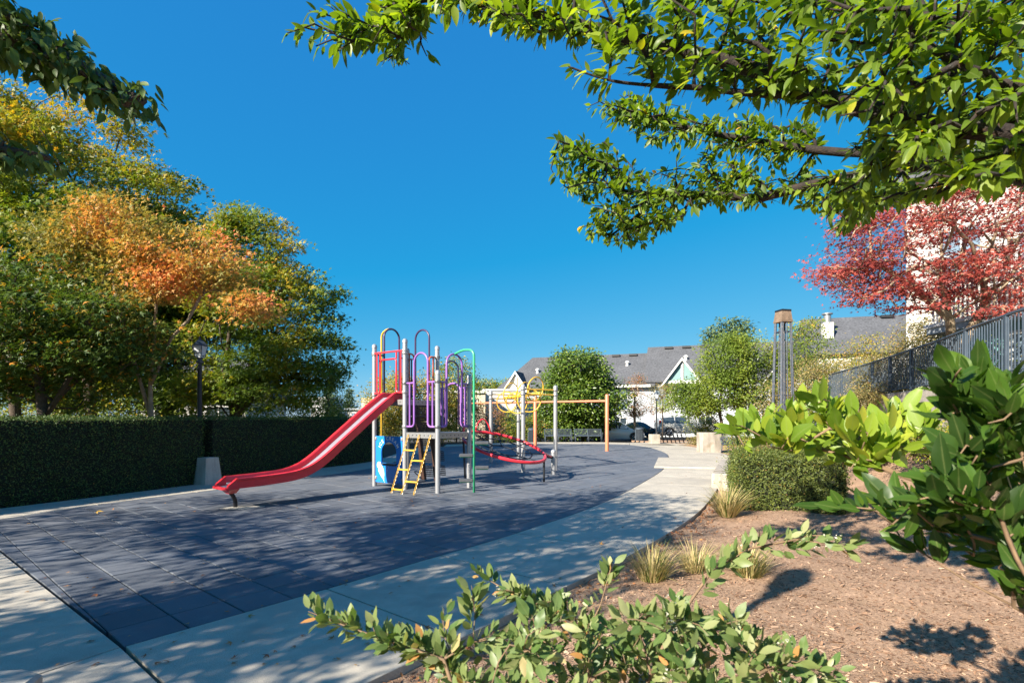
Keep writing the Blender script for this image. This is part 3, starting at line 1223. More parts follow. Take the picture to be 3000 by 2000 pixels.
HF = [tuple(p) for p in spline([(-10.9, 5.4), (-9.95, 7.4), (-9.1, 9.1), (-8.45, 10.4), (-7.57, 12.58)], 5)]
hedge('clipped_hedge', 'long dark clipped hedge at the left, left of the concrete footing', HF, 1.0, -.05, 1.6, 62000, .036, 'leaf_hedge', 'rhomb', 31)
HF2 = [tuple(p) for p in spline([(-7.47, 12.84), (-6.9, 14.4), (-6.1, 16.5), (-5.25, 18.6), (-5.0, 19.4)], 5)]
hedge('clipped_hedge', 'dark clipped hedge behind the red slide, right of the concrete footing', HF2, 1.0, -.05, 1.6, 36000, .038, 'leaf_hedge', 'rhomb', 32)
YF = [(4.0, 9.0), (4.8, 8.74), (5.6, 8.55)]
yt = lambda p, r: r.beta(2.2, 1.6, len(p)) * .95 + .25 * (r.uniform(0, 1, len(p)) > .97) - .35 * smooth(.75, .1, p[:, 2]) * 0
hedge('yew_hedge', 'low clipped yew block beside the path behind the dry grass', YF, 1.6, -.02, .93, 55000, .05, 'leaf_yew', 'slim', 33, rough=.055, tone=yt)

# ---------------------------------------------------------------- concrete blocks and footing
def cblock(name, label, c, s, rz, cat='concrete block', mat='concrete_smooth', top=1.0, group=None):
    m_ = MB()
    m_.bbox((c[0], c[1], c[2] + s[2] / 2), s, rz, .02) if top == 1.0 else m_.box((c[0], c[1], c[2] + s[2] / 2), s, rz, top)
    return tag(m_.build(name, mat), label, cat, group)


cblock('lamp_footing', 'tapered concrete footing standing in the gap of the dark hedge', (-7.42, 12.50, -.04), (.46, .42, .68), 1.17, 'footing', top=.72)
lowp = [(4.58, 11.75), (5.05, 11.55), (6.95, 15.55), (6.45, 15.8)]
tag(MB().prism(lowp, -.1, .33, .015).build('low_wall', 'concrete_wall'), 'low pale concrete planter wall behind the dry grass, beside the path', 'low wall')
cblock('concrete_block', 'large rough concrete block next to the slatted bench on the right', (9.35, 24.3, -.1), (.95, .6, 1.02), .12, mat='concrete_wall')
cblock('concrete_block', 'small concrete block in front of the far lamp post and bike rack', (8.98, 32.3, -.1), (.56, .55, .68), .1, mat='concrete_wall')
cb = MB()
cb.prism([(-3.6, 1.25), (-2.5, 1.35), (-1.92, 2.02), (-1.99, 2.15), (-2.06, 2.17), (-2.09, 2.28), (-2.2, 2.32), (-3.3, 2.15)], -.1, .47, .015)
tag(cb.build('low_wall', 'concrete_smooth'), 'chipped corner of a low sunlit concrete wall at the lower left', 'low wall')

# ---------------------------------------------------------------- play structure
E1 = np.array([.820, -.572]); E2 = np.array([.572, .820])
pC = np.array([-1.59, 10.96]); pB = pC - 1.0 * E1; pA = pC - 2.03 * E1
pE = pC + 1.05 * E2; pD = pB + 1.05 * E2; pF = pA + 1.05 * E2
LOW, HIGH = 1.28, 2.02
play = thing('play_structure', 'play structure with red slide, purple loops and blue ice cream panel', 'play structure', (pC[0], pC[1], 0))


def V3(p, z):
    return np.array([p[0], p[1], z])


def post(p, h, parent, r=.054, mat='steel_post'):
    m_ = MB().lathe((p[0], p[1], -.04), [(r, 0), (r, h - .01)], 16)
    o = m_.build('post', mat, parent, smooth=True)
    MB().lathe((p[0], p[1], h - .05), [(r + .006, 0), (r + .006, .05), (r * .9, .075), (r * .5, .095), (.005, .1)], 16).build('cap', mat, o, smooth=True)
    return o


for p, h in ((pA, 3.30), (pB, 3.34), (pD, 3.30), (pF, 3.32), (pC, 2.58), (pE, 2.56)):
    post(p, h, play)


def deck(c4, z):
    cen = sum(c4) / 4
    q = [tuple(cen + (p - cen) * .90) for p in c4]
    MB().prism(q, z - .035, z).build('deck', 'steel_dark', play)
    for a, b_ in zip(c4, c4[1:] + c4[:1]):
        d = (b_ - a) / np.linalg.norm(b_ - a)
        L = np.linalg.norm(b_ - a) - .12
        m_ = (a + b_) / 2
        f = MB().box((m_[0], m_[1], z - .06), (L, .035, .12), math.atan2(d[1], d[0]))
        o = f.build('deck_channel', 'galvanised', play)
        h = MB()
        nrm = np.array([d[1], -d[0]])
        for k in range(7):
            for sgn in (1, -1):
                c_ = a + d * (.14 + k * (np.linalg.norm(b_ - a) - .28) / 6) + nrm * sgn * .019
                h.box((c_[0], c_[1], z - .06), (.022, .004, .022), math.atan2(d[1], d[0]))
        h.build('bolt_hole', 'metal_black', o)


deck([pB, pC, pE, pD], LOW)
deck([pA, pB, pD, pF], HIGH)


def side(P, Q, out=0.0):
    """s along the side (0 at post P, 1 at Q), z up -> point in that plane, shifted outwards"""
    d = (Q - P)
    n_ = np.array([d[1], -d[0]]) / np.linalg.norm(d)
    return lambda s, z: V3(P + d * s + n_ * out, z)


def clamp(p, parent=play):
    MB().lathe((p[0], p[1], p[2] - .03), [(.066, 0), (.07, .012), (.07, .048), (.066, .06)], 12).build('clamp', 'galvanised', parent, smooth=True)


def loop_gate(P, Q, zl, zm, zt, mat, s0=.29, s1=.71, r=.0235, name='guard_loop'):
    f = side(P, Q)
    w = (s1 - s0) / 2
    arc = [f((s0 + s1) / 2 - w * math.cos(q), zt - .22 + .22 * math.sin(q)) for q in np.linspace(0, math.pi, 13)]
    pts = [f(.04, zl)] + [f(s0, zl)] + [arc[0]]
    head = fillet(pts, .1, 5)[:-1]
    tail = fillet([arc[-1], f(s1, zl), f(.96, zl)], .1, 5)[1:]
    o = MB().tube(head + arc + tail, r, 8).build(name, mat, play, smooth='all')
    st = MB()
    st.tube([f(.04, zm), f(s0, zm)], r * .85, 7)
    st.tube([f(s1, zm), f(.96, zm)], r * .85, 7)
    st.tube([f(s0 * .52, zm), f(s0 * .52, zl)], r * .8, 7)
    st.tube([f(1 - (1 - s1) * .52, zm), f(1 - (1 - s1) * .52, zl)], r * .8, 7)
    st.build('loop_stay', mat, o, smooth=True)
    for p_, z in ((P, zl), (P, zm), (Q, zl), (Q, zm)):
        clamp(V3(p_, z))
    return f((s0 + s1) / 2, zt)


loop_gate(pB, pC, 1.41, 2.38, 3.03, 'paint_purple')
top_ce = loop_gate(pC, pE, 1.41, 2.38, 3.02, 'paint_purple', .27, .76)
# second arch close inside on the right-hand side
f = side(pC, pE, -.07)
arc = [f(.515 - .2 * math.cos(q), 2.70 + .17 * math.sin(q)) for q in np.linspace(0, math.pi, 11)]
MB().tube([f(.31, 1.45)] + arc + [f(.72, 1.45)], .017, 7).build('guard_loop', 'paint_plum', play, smooth='all')
loop_gate(pE, pD, 1.41, 2.30, 2.42, 'paint_purple', .25, .75)
top_af = loop_gate(pA, pF, 2.14, 3.10, 3.78, 'paint_plum', .28, .74)
loop_gate(pF, pD, 2.14, 3.08, 3.78, 'paint_plum', .28, .74)
# red square rail above the slide
f = side(pA, pB, .03)
o = MB().tube([f(.04, 3.12), f(.96, 3.12)], .021, 8).build('slide_rail', 'paint_red', play, smooth=True)
st = MB()
st.tube(fillet([f(.04, 2.18), f(.23, 2.18), f(.23, 2.95), f(.76, 2.95), f(.76, 2.18), f(.96, 2.18)], .09, 5), .02, 8)
st.tube([f(.12, 2.18), f(.12, 3.12)], .017, 7)
st.tube([f(.9, 2.18), f(.9, 3.12)], .019, 7)
st.tube([f(.23, 2.95), f(.23, 3.12)], .019, 7)
st.tube([f(.76, 2.95), f(.76, 3.12)], .019, 7)
st.build('rail_stay', 'paint_red', o, smooth=True)
for p_ in (pA, pB):
    clamp(V3(p_, 3.12)); clamp(V3(p_, 2.18))
# short orange hooks at the step between the decks
f = side(pB, pD)
for a, sg in ((0, 1), (1, -1)):
    hk = MB()
    hk.tube(fillet([f(a + sg * .05, 3.06), f(a + sg * .27, 3.06), f(a + sg * .27, 2.38), f(a + sg * .05, 2.38)], .12, 6), .02, 8)
    hk.tube([f(a + sg * .13, 3.06), f(a + sg * .13, 2.38)], .017, 7)
    hk.build('grab_hook', 'paint_hook', play, smooth='all')
for p_ in (pB, pD):
    clamp(V3(p_, 3.06)); clamp(V3(p_, 2.38))

# yellow pole (left) and green step pole (right)
yb = pA * .5 + pF * .5 - E1 * .36
MB().tube(fillet([V3(yb, -.03), V3(yb, 3.70), V3(yb + E1 * .2, 3.79), top_af], .22, 6), .024, 9).build('slide_pole', 'paint_yellow', play, smooth='all')
gb = np.array([-.82, 11.05])
gp = MB().tube(fillet([V3(gb, -.03), V3(gb, 3.07), V3(gb * .45 + top_ce[:2] * .55, 3.10), top_ce], .2, 6), .026, 9).build('step_pole', 'paint_green', play, smooth='all')
for k, (z, sg) in enumerate(((.26, -1), (.54, 1), (.80, -1), (1.07, 1))):
    c_ = V3(gb + np.array([.17 * sg, .02]), z)
    st = MB().bbox(c_, (.30, .13, .06), .06, .012).build('step_plate', 'steel_dark', gp)
    MB().box(c_ - np.array([.0, 0, .042]), (.26, .035, .024), .06).build('step_bracket', 'paint_green', st)

# slide
SD = np.array([-.61, -.7924]); SW_ = np.array([.7924, -.61])
sm = pA * .5 + pB * .5
prof = [(-.25, 2.19), (.02, 2.19), (.18, 2.10), (.6, 1.80), (1.0, 1.495), (1.4, 1.19), (1.75, .92), (2.0, .755), (2.2, .665), (2.45, .605), (2.8, .578), (3.2, .565), (3.50, .56)]
prof = [tuple(p) for p in spline(prof, 4)]
nrm_ = []
for i in range(len(prof)):
    a, c_ = prof[max(i - 1, 0)], prof[min(i + 1, len(prof) - 1)]
    d = np.array([c_[0] - a[0], c_[1] - a[1]]); d /= np.linalg.norm(d)
    nrm_.append((d[1] * -1 * -1, d[0]) if False else (-d[1], d[0]))


def slide_strip(section, t_end=0.0):
    """sweep a cross-section [(across, below the rim)] down the slide"""
    vs, fs = [], []
    k = len(section)
    for (t, z), nn in zip(prof, nrm_):
        for a, h in section:
            tt, zz = t + nn[0] * h, z + nn[1] * h
            p = sm + SD * tt + SW_ * a
            vs.append((p[0], p[1], zz))
    for i in range(len(prof) - 1):
        for j in range(k):
            j2 = (j + 1) % k
            fs.append((i * k + j, i * k + j2, (i + 1) * k + j2, (i + 1) * k + j))
    fs.append(tuple(range(k - 1, -1, -1))); fs.append(tuple((len(prof) - 1) * k + j for j in range(k)))
    return MB().add(vs, fs)


slide = slide_strip([(-.205, -.14), (.205, -.14), (.205, -.115), (-.205, -.115)]).build('slide', 'slide_steel', play, smooth=True)
for sg in (1, -1):
    sec = [(sg * .2, -.18), (sg * .2, -.03), (sg * .215, -.003), (sg * .25, 0), (sg * .268, -.014), (sg * .268, -.04), (sg * .236, -.05), (sg * .232, -.19)]
    m_ = slide_strip(sec if sg > 0 else sec[::-1])
    # sloping end of the side
    pe = sm + SD * 3.50; pz = sm + SD * 3.66
    a0, a1 = SW_ * sg * .2, SW_ * sg * .262
    m_.add([V3(pe + a0, .56), V3(pe + a1, .56), V3(pe + a1, .37), V3(pe + a0, .37), V3(pz + a0, .435), V3(pz + a1, .435), V3(pz + a1, .37), V3(pz + a0, .37)],
           [(0, 1, 5, 4), (1, 2, 6, 5), (2, 3, 7, 6), (3, 0, 4, 7), (4, 5, 6, 7)])
    m_.build('slide_side', 'paint_red', slide, smooth=True)
MB().add([V3(sm + SD * 3.49 + SW_ * a, .40) for a in (-.2, .2)] + [V3(sm + SD * 3.66 + SW_ * a, .385) for a in (.2, -.2)], [(0, 1, 2, 3)]).build('slide_exit', 'slide_steel', slide)
MB().tube([V3(sm + SD * 3.67 - SW_ * .265, .375), V3(sm + SD * 3.67 + SW_ * .265, .375)], .03, 10).build('slide_lip', 'paint_red', slide, smooth=True)
q = [(-.2, .36), (.2, .36), (.06, .27), (-.06, .27)]
vs = [V3(sm + SD * (3.62 - .06 * (z < .3)) + SW_ * a, z) for a, z in q] + [V3(sm + SD * 3.44 + SW_ * a, z) for a, z in q]
MB().add(vs, [(0, 1, 2, 3), (7, 6, 5, 4), (0, 4, 5, 1), (1, 5, 6, 2), (2, 6, 7, 3), (3, 7, 4, 0)]).build('slide_yoke', 'paint_red', slide)
lb = np.array([-4.97, 9.2])
lt = sm + SD * 3.52
MB().tube(fillet([V3(lt, .30), V3(lt * .45 + lb * .55, .22), V3(lb, .12), V3(lb, -.03)], .12, 6), .036, 10).build('slide_leg', 'metal_black', slide, smooth='all')
pad = MB().prism([tuple(lb + np.array(v)) for v in ((-.2, -.12), (.25, -.2), (.48, .1), (.02, .16))], -.02, .006, .004)
pad.build('footing_plate', 'concrete_smooth', slide)

# blue shop panel with arched window
PW, PZ0, PZ1 = .90, .10, 1.18
pdir = (pB - pA) / np.linalg.norm(pB - pA)
pn = np.array([pdir[1], -pdir[0]])
pc = (pA + pB) / 2 + pn * .0
fpn = lambda a, z, o=0.0: V3(pc + pdir * a + pn * o, z)
wc, wr, wz0, wz1 = .0, .255, .56, .80
inner_p, outer_p = [], []
hole = [(wc - wr, wz0), (wc, wz0), (wc + wr, wz0), (wc + wr, .68)] + [(wc + wr * math.cos(q), wz1 + wr * .95 * math.sin(q)) for q in np.linspace(0, math.pi, 19)] + [(wc - wr, .68)]
cz = .75
for x, z in hole:
    dx, dz = x - wc, z - cz
    kx = (PW / 2) / abs(dx) if abs(dx) > 1e-6 else 1e9
    kz = ((PZ1 - cz) if dz > 0 else (cz - PZ0)) / abs(dz) if abs(dz) > 1e-6 else 1e9
    k_ = min(kx, kz)
    outer_p.append([wc + dx * k_, cz + dz * k_])
for cx_, cz_ in ((-PW / 2, PZ0), (PW / 2, PZ0), (PW / 2, PZ1), (-PW / 2, PZ1)):
    i = min(range(len(outer_p)), key=lambda i: math.hypot(outer_p[i][0] - cx_, outer_p[i][1] - cz_))
    outer_p[i] = [cx_, cz_]
n = len(hole)
vs, fs = [], []
for o_ in (.02, -.02):
    vs += [fpn(x, z, o_) for x, z in hole] + [fpn(x, z, o_) for x, z in outer_p]
for i in range(n):
    j = (i + 1) % n
    fs += [(i, j, n + j, n + i), (2 * n + j, 2 * n + i, 3 * n + i, 3 * n + j), (j, i, 2 * n + i, 2 * n + j), (n + i, n + j, 3 * n + j, 3 * n + i)]
panel = MB().add(vs, fs).build('shop_panel', 'panel_blue', play)
# wedge-shaped counter front below the window
vs = [fpn(-.16, PZ0 + .02, .022), fpn(.42, PZ0 + .02, .022), fpn(.42, wz0 - .05, .022), fpn(-.16, wz0 - .05, .022), fpn(.12, PZ0 + .02, .05), fpn(.12, wz0 - .05, .10), fpn(.40, wz0 - .05, .10), fpn(.40, PZ0 + .02, .05)]
MB().add(vs, [(0, 4, 5, 3), (4, 7, 6, 5), (7, 1, 2, 6), (3, 5, 6, 2), (0, 1, 7, 4)]).build('counter_front', 'panel_blue', panel)
MB().add([fpn(-.22, wz0 - .03, .0), fpn(.27, wz0 - .03, .0), fpn(.27, wz0 - .03, .13), fpn(-.22, wz0 - .03, .08), fpn(-.22, wz0 - .005, .0), fpn(.27, wz0 - .005, .0), fpn(.27, wz0 - .005, .13), fpn(-.22, wz0 - .005, .08)],
         [(3, 2, 1, 0), (4, 5, 6, 7), (0, 1, 5, 4), (1, 2, 6, 5), (2, 3, 7, 6), (3, 0, 4, 7)]).build('counter', 'plastic_black', panel)


def glyphs(text, size):
    """meshes of letters: list of (verts, faces, width)"""
    out = []
    for ch in text:
        if ch == ' ':
            out.append(([], [], size * .45)); continue
        cu = bpy.data.curves.new('letter', 'FONT')
        cu.body = ch; cu.size = size; cu.offset = size * .012
        ob = bpy.data.objects.new('letter', cu)
        COL.objects.link(ob)
        bpy.context.view_layer.update()
        me = bpy.data.meshes.new_from_object(ob.evaluated_get(bpy.context.evaluated_depsgraph_get()))
        v = [tuple(x.co) for x in me.vertices]; f_ = [tuple(p.vertices) for p in me.polygons]
        xs = [p[0] for p in v]
        out.append(([(p[0] - min(xs), p[1]) for p in v], f_, max(xs) - min(xs)))
        bpy.data.objects.remove(ob); bpy.data.curves.remove(cu); bpy.data.meshes.remove(me)
    return out


lt_ = MB()
gl = glyphs('ICE CREAM', .115)
tot = sum(g_[2] for g_ in gl) + .022 * (len(gl) - 1)
rad = .295
q = tot / rad / 2
for v, f_, w in gl:
    qc = q - w / 2 / rad
    if v:
        ca, sa = math.cos(qc), math.sin(qc)       # qc measured from straight up, positive to the left
        pts = []
        for x, y in v:
            xx_, yy_ = x - w / 2, y + rad
            pts.append(fpn(wc + xx_ * ca - yy_ * sa, wz1 + .0 + xx_ * sa + yy_ * ca, .0235))
        lt_.add(pts, f_)
    q -= (w + .022) / rad
lt_.build('lettering', 'print_white', panel)


def cone_print(cx_, cz_, s_, tilt, scoops):
    m_, ln = MB(), MB()
    ca, sa = math.cos(tilt), math.sin(tilt)

    def tr(x, z, o):
        return fpn(cx_ + (x * ca - z * sa) * s_, cz_ + (x * sa + z * ca) * s_, o)
    m_.add([tr(-.09, 0, .0235), tr(0, -.30, .0235), tr(.09, 0, .0235)], [(0, 1, 2)])
    for k_, (x, z, r_) in enumerate(scoops):
        m_.add([tr(x + r_ * math.cos(a), z + r_ * math.sin(a), .0238 + k_ * .0004) for a in np.linspace(0, 2 * math.pi, 14)[:-1]], [tuple(range(13))])
        ln.tube([tr(x + r_ * .97 * math.cos(a), z + r_ * .97 * math.sin(a), .0255) for a in np.linspace(0, 2 * math.pi, 14)[:-1]], .003 * s_, 4, True)
    for a in (-.05, -.01, .03):
        ln.tube([tr(a - .015, -.03, .025), tr(a * .3 + .02, -.24, .025)], .003 * s_, 4)
        ln.tube([tr(a + .03, -.03, .025), tr(a * .3 - .015, -.22, .025)], .003 * s_, 4)
    for k_ in range(12):
        a, r_ = rng.uniform(0, 6.28), rng.uniform(.0, .06)
        ln.box(tr(r_ * math.cos(a), .07 + r_ * math.sin(a), .0245), (.012 * s_, .002, .012 * s_))
    o = m_.build('cone_print', 'print_white', panel)
    ln.build('cone_outline', 'panel_blue', o)


cone_print(-.25, .37, 1.0, .42, [(-.0, .04, .095), (-.01, .15, .085)])
cone_print(.30, .36, .8, -.30, [(-.06, .05, .07), (.05, .06, .07), (-.03, .16, .07), (.06, .15, .06)])
for a, z in ((-.44, 1.12), (-.44, .2), (.44, 1.12), (.44, .2)):
    MB().lathe(fpn(a, z - .04, .0), [(.03, 0), (.045, .02), (.045, .06), (.03, .08)], 8).build('panel_clamp', 'galvanised', panel)

# chain ladder
ladder = bpy.data.objects.new('chain_ladder', None)
COL.objects.link(ladder); ladder.parent = play
ladder_tops = [side(pB, pC, .03)(s_, LOW - .05) for s_ in (.14, .48, .82)]
ladder_bots = [V3(np.array(p), -.01) for p in ((-2.59, 10.97), (-2.33, 10.79), (-2.05, 10.66))]


def chain(a, b_, parent, mat='paint_yellow', link_=.062):
    a, b_ = np.array(a), np.array(b_)
    L = np.linalg.norm(b_ - a); n_ = int(L / (link_ * .72))
    d = (b_ - a) / L
    x = unit(np.cross(d, np.array([0.3, 1, 0.2]))); y = np.cross(d, x)
    m_ = MB()
    for k_ in range(n_):
        c_ = a + d * L * (k_ + .5) / n_
        w = x if k_ % 2 else y
        m_.tube([c_ + d * math.cos(q) * link_ * .5 + w * math.sin(q) * link_ * .3 for q in np.linspace(0, 2 * math.pi, 9)[:-1]], .005, 4, True)
    o = m_.build('chain', mat, None)
    o.parent = parent
    return o


for a, b_ in zip(ladder_tops, ladder_bots):
    chain(a, b_, ladder).matrix_parent_inverse = Matrix.Translation(-play.location)
mixp = lambda i, t: ladder_tops[i] * (1 - t) + ladder_bots[i] * t
for i, ts in ((0, (.27, .60, .93)), (1, (.44, .79))):
    for t in ts:
        o = MB().tube([mixp(i, t), mixp(i + 1, t)], .018, 8).build('rung', 'paint_yellow', None, smooth=True)
        o.parent = ladder; o.matrix_parent_inverse = Matrix.Translation(-play.location)


def perforated(f_, a0, a1, b0, b1, nx_, ny_, th_=.02):
    """plate with a grid of holes; f_(a, b, o) maps plate coordinates to the world"""
    m_ = MB()
    wa, wb = (a1 - a0) / nx_, (b1 - b0) / ny_
    bar = .38
    for j in range(ny_ + 1):
        z = b0 + j * wb
        m_.add([f_(a0, z - wb * bar / 2, th_), f_(a1, z - wb * bar / 2, th_), f_(a1, z + wb * bar / 2, th_), f_(a0, z + wb * bar / 2, th_)], [(0, 1, 2, 3)])
    for i in range(nx_ + 1):
        x = a0 + i * wa
        m_.add([f_(x - wa * bar / 2, b0, th_ + .001), f_(x + wa * bar / 2, b0, th_ + .001), f_(x + wa * bar / 2, b1, th_ + .001), f_(x - wa * bar / 2, b1, th_ + .001)], [(0, 1, 2, 3)])
    return m_


f = side(pB, pD)
bd = lambda a, z, o: f(a, z) + V3(E1, 0) * o
rp = MB().add([bd(.08, HIGH - .16, .0), bd(.92, HIGH - .16, .0), bd(.92, HIGH - .03, .0), bd(.08, HIGH - .03, .0)], [(0, 1, 2, 3)])
for a0, a1 in ((.06, .32), (.66, .94)):
    rp.add([bd(a0, LOW, .0), bd(a1, LOW, .0), bd(a1, HIGH - .16, .0), bd(a0, HIGH - .16, .0)], [(0, 1, 2, 3)])
riser = rp.build('riser_panel', 'plastic_black', play)
perforated(bd, .32, .66, LOW, HIGH - .16, 7, 11).build('riser_grate', 'plastic_black', riser)
MB().box(bd(.5, LOW + .36, .13), (.9, .24, .03), math.atan2(E2[1], E2[0])).build('riser_step', 'plastic_black', riser)

# step climber behind, below the upper deck
f = side(pF, pD)
cl = lambda a, z, o=0: f(a, z) + V3(E2, 0) * (.10 + .28 * (1 - z / HIGH) + o)
climber = MB()
for a in (.18, .62):
    climber.add([cl(a - .07, .02), cl(a + .07, .02), cl(a + .07, HIGH - .1), cl(a - .07, HIGH - .1), cl(a - .07, .02, .05), cl(a + .07, .02, .05), cl(a + .07, HIGH - .1, .05), cl(a - .07, HIGH - .1, .05)],
                [(0, 1, 2, 3), (7, 6, 5, 4), (1, 5, 6, 2), (4, 0, 3, 7), (0, 4, 5, 1), (3, 2, 6, 7)])
climber = climber.build('step_climber', 'plastic_brown', play)
for k_ in range(5):
    z0 = .12 + k_ * .36
    perforated(cl, .27, .55, z0, z0 + .26, 6, 5, .0).build('step_grate', 'plastic_black', climber)
    perforated(cl, .70, .95, z0 + .06, z0 + .30, 6, 5, .0).build('step_grate', 'plastic_black', climber)
MB().tube(fillet([cl(.06, .0, .1), cl(.02, .0, -.2) + (0, 0, .25), cl(.12, .2)], .12, 5), .016, 7).build('climber_handle', 'galvanised', climber, smooth='all')

# ---------------------------------------------------------------- tilted net ring
rc, rr_ = np.array([-.2, 13.2, .87]), 1.06
net = thing('net_climber', 'tilted red ring with black rope net beside the play structure', 'net climber', (.55, 12.9, 0))
rp_ = lambda a, k_=1.0, dz=0.0: np.array([rc[0] + rr_ * k_ * math.cos(a), rc[1] + rr_ * k_ * math.sin(a), rc[2] + rr_ * k_ * (-.25 * math.cos(a) + .22 * math.sin(a)) + dz])
MB().tube([rp_(a) for a in np.linspace(0, 2 * math.pi, 49)[:-1]], .04, 10, True).build('ring', 'paint_red', net, smooth='all')
rope = MB()
for k_, kk in enumerate((.34, .68)):
    rope.tube([rp_(a, kk + .03 * math.sin(a * 8), -.16 * (1 - kk)) for a in np.linspace(0, 2 * math.pi, 17)[:-1]], .016, 5, True)
for a in np.linspace(.2, 2 * math.pi + .2, 9)[:-1]:
    rope.tube([rp_(a, kk, -.16 * (1 - kk)) for kk in (.98, .68, .34)], .016, 5)
rope.build('rope_net', 'rope_black', net, smooth='all')
kn = MB()
for a in np.linspace(.2, 2 * math.pi + .2, 9)[:-1]:
    for kk in (.34, .68):
        p = rp_(a, kk, -.16 * (1 - kk))
        kn.lathe((p[0], p[1], p[2] - .02), [(.01, 0), (.022, .01), (.022, .03), (.01, .04)], 6)
    p = rp_(a, .95)
    kn.box(p, (.05, .05, .03), a)
kn.build('rope_knot', 'rope_black', net)
for a0, a1, h in ((1.95, 2.42, .36), (3.0, 3.35, .36)):
    p0, p1 = rp_(a0), rp_(a1)
    arc = [p0 * (1 - t) + p1 * t + np.array([0, 0, h * math.sin(math.pi * t) ** .6]) for t in np.linspace(0, 1, 13)]
    MB().tube(arc, .02, 8).build('grab_arch', 'paint_red', net, smooth='all')
p = rp_(-.33)
MB().tube([(p[0], p[1], -.03), p], .028, 8).build('post', 'metal_black', net, smooth=True)
p = rp_(math.pi + .25)
MB().tube([(p[0] + .05, p[1], -.03), p], .028, 8).build('post', 'metal_black', net, smooth=True)
post(np.array([1.18, 14.6]), .66, net, .066)
p = rp_(.35)
MB().tube([p, (1.12, 14.5, .5)], .03, 8).build('link_arm', 'paint_red', net, smooth=True)
MB().tube([(.98, 14.33, .54), (1.13, 14.53, .49)], .05, 8).build('pivot_boot', 'plastic_black', net, smooth=True)

# ---------------------------------------------------------------- overhead ring climber
oh = thing('overhead_climber', 'overhead climber with yellow hoops on four silver posts', 'climber', (.33, 15.2, 0))
q1, q2, q3, q4 = np.array([-.77, 18.6]), np.array([.24, 19.2]), np.array([.33, 15.2]), np.array([1.34, 15.8])
for p in (q1, q2, q3, q4):
    post(p, 2.56, oh, .062)
for a, b_ in ((q3, q4), (q1, q2)):
    for z in (2.46, 2.31):
        MB().tube([V3(a, z), V3(b_, z)], .021, 8).build('end_bar', 'paint_yellow', oh, smooth=True)
    for p in (a, b_):
        for z in (2.46, 2.31):
            MB().lathe((p[0], p[1], z - .035), [(.074, 0), (.08, .01), (.08, .06), (.074, .07)], 12).build('clamp', 'galvanised', oh, smooth=True)
m0, m1 = V3((q3 + q4) / 2, 2.34), V3((q1 + q2) / 2, 2.34)
beam = spline([m0, m0 * .66 + m1 * .34 + np.array([.1, 0, .02]), m0 * .33 + m1 * .67 + np.array([-.1, 0, -.02]), m1], 6)
MB().tube(beam, .055, 10).build('beam', 'paint_yellow', oh, smooth='all')
axis = unit(m1 - m0)
perp = np.array([axis[1], -axis[0], 0])
for k_, t in enumerate((.10, .26, .44, .62, .80, .93)):
    c_ = m0 * (1 - t) + m1 * t
    tilt = (.5, -.35, .75, -.6, .55, -.45)[k_]
    ax1 = unit(perp + axis * tilt * 1.1)
    ax2 = np.array([0, 0, 1.0]) * math.cos(tilt * .9) + perp * math.sin(tilt * .9) * .8
    ax2 = unit(ax2 - ax1 * ax2.dot(ax1))
    off = np.array([0, 0, (.16, -.18, .10, -.22, .14, -.16)[k_]])
    MB().tube([c_ + off + (ax1 * math.cos(a) + ax2 * math.sin(a)) * .37 for a in np.linspace(0, 2 * math.pi, 25)[:-1]], .021, 7, True).build('hoop', 'paint_yellow', oh, smooth='all')

# ---------------------------------------------------------------- swing frame without swings
sw = thing('swing_frame', 'orange swing frame without swings at the far end of the play area', 'swing frame', (4.62, 24.9, 0))
sp = [np.array([4.62, 24.9]), np.array([1.24, 27.3]), np.array([-2.5, 29.95])]
for p in sp:
    MB().lathe((p[0], p[1], -.04), [(.09, 0), (.09, 2.76), (.07, 2.79)], 14).build('post', 'paint_orange', sw, smooth=True)
MB().tube([V3(sp[0], 2.43), V3(sp[2], 2.46)], .055, 10).build('top_bar', 'paint_orange', sw, smooth=True)
for t in (.1, .18, .3, .38, .6, .68, .8, .88):
    p = V3(sp[0] * (1 - t) + sp[2] * t, 2.35)
    MB().box(p, (.03, .03, .07)).build('swing_hanger', 'metal_black', sw)

# ---------------------------------------------------------------- street furniture
def lamp(label, p, h, z0=-.05, name='street_lamp'):
    t = thing(name, label, 'street lamp', (p[0], p[1], z0), 'black lantern lamps round the playground')
    MB().lathe((p[0], p[1], z0), [(.14, 0), (.14, .12), (.09, .2), (.07, .6), (.062, .65), (.05, h - .75), (.045, h - .62)], 12).build('pole', 'metal_black', t, smooth=True)
    MB().lathe((p[0], p[1], z0 + h - .66), [(.07, 0), (.09, .02), (.09, .05), (.06, .07), (.06, .11), (.11, .14)], 12).build('collar', 'metal_slate', t, smooth=True)
    c = (p[0], p[1])
    zb = z0 + h - .52
    gl_ = MB()
    vs = [(c[0] + x * w, c[1] + y * w, z) for z, w in ((zb, .075), (zb + .30, .125)) for x, y in ((-1, -1), (1, -1), (1, 1), (-1, 1))]
    gl_.add(vs, [(0, 1, 5, 4), (1, 2, 6, 5), (2, 3, 7, 6), (3, 0, 4, 7), (3, 2, 1, 0), (4, 5, 6, 7)])
    lan = gl_.build('lantern', 'lamp_glass', t)
    fr = MB()
    for x, y in ((-1, -1), (1, -1), (1, 1), (-1, 1)):
        fr.tube([(c[0] + x * .077, c[1] + y * .077, zb), (c[0] + x * .127, c[1] + y * .127, zb + .30)], .012, 4)
    fr.build('lantern_frame', 'metal_slate', lan)
    MB().lathe((c[0], c[1], zb + .30), [(.205, 0), (.205, .02), (.13, .10), (.06, .16), (.03, .18), (.03, .22), (.005, .25)], 4).build('lantern_roof', 'metal_slate', lan)
    return t


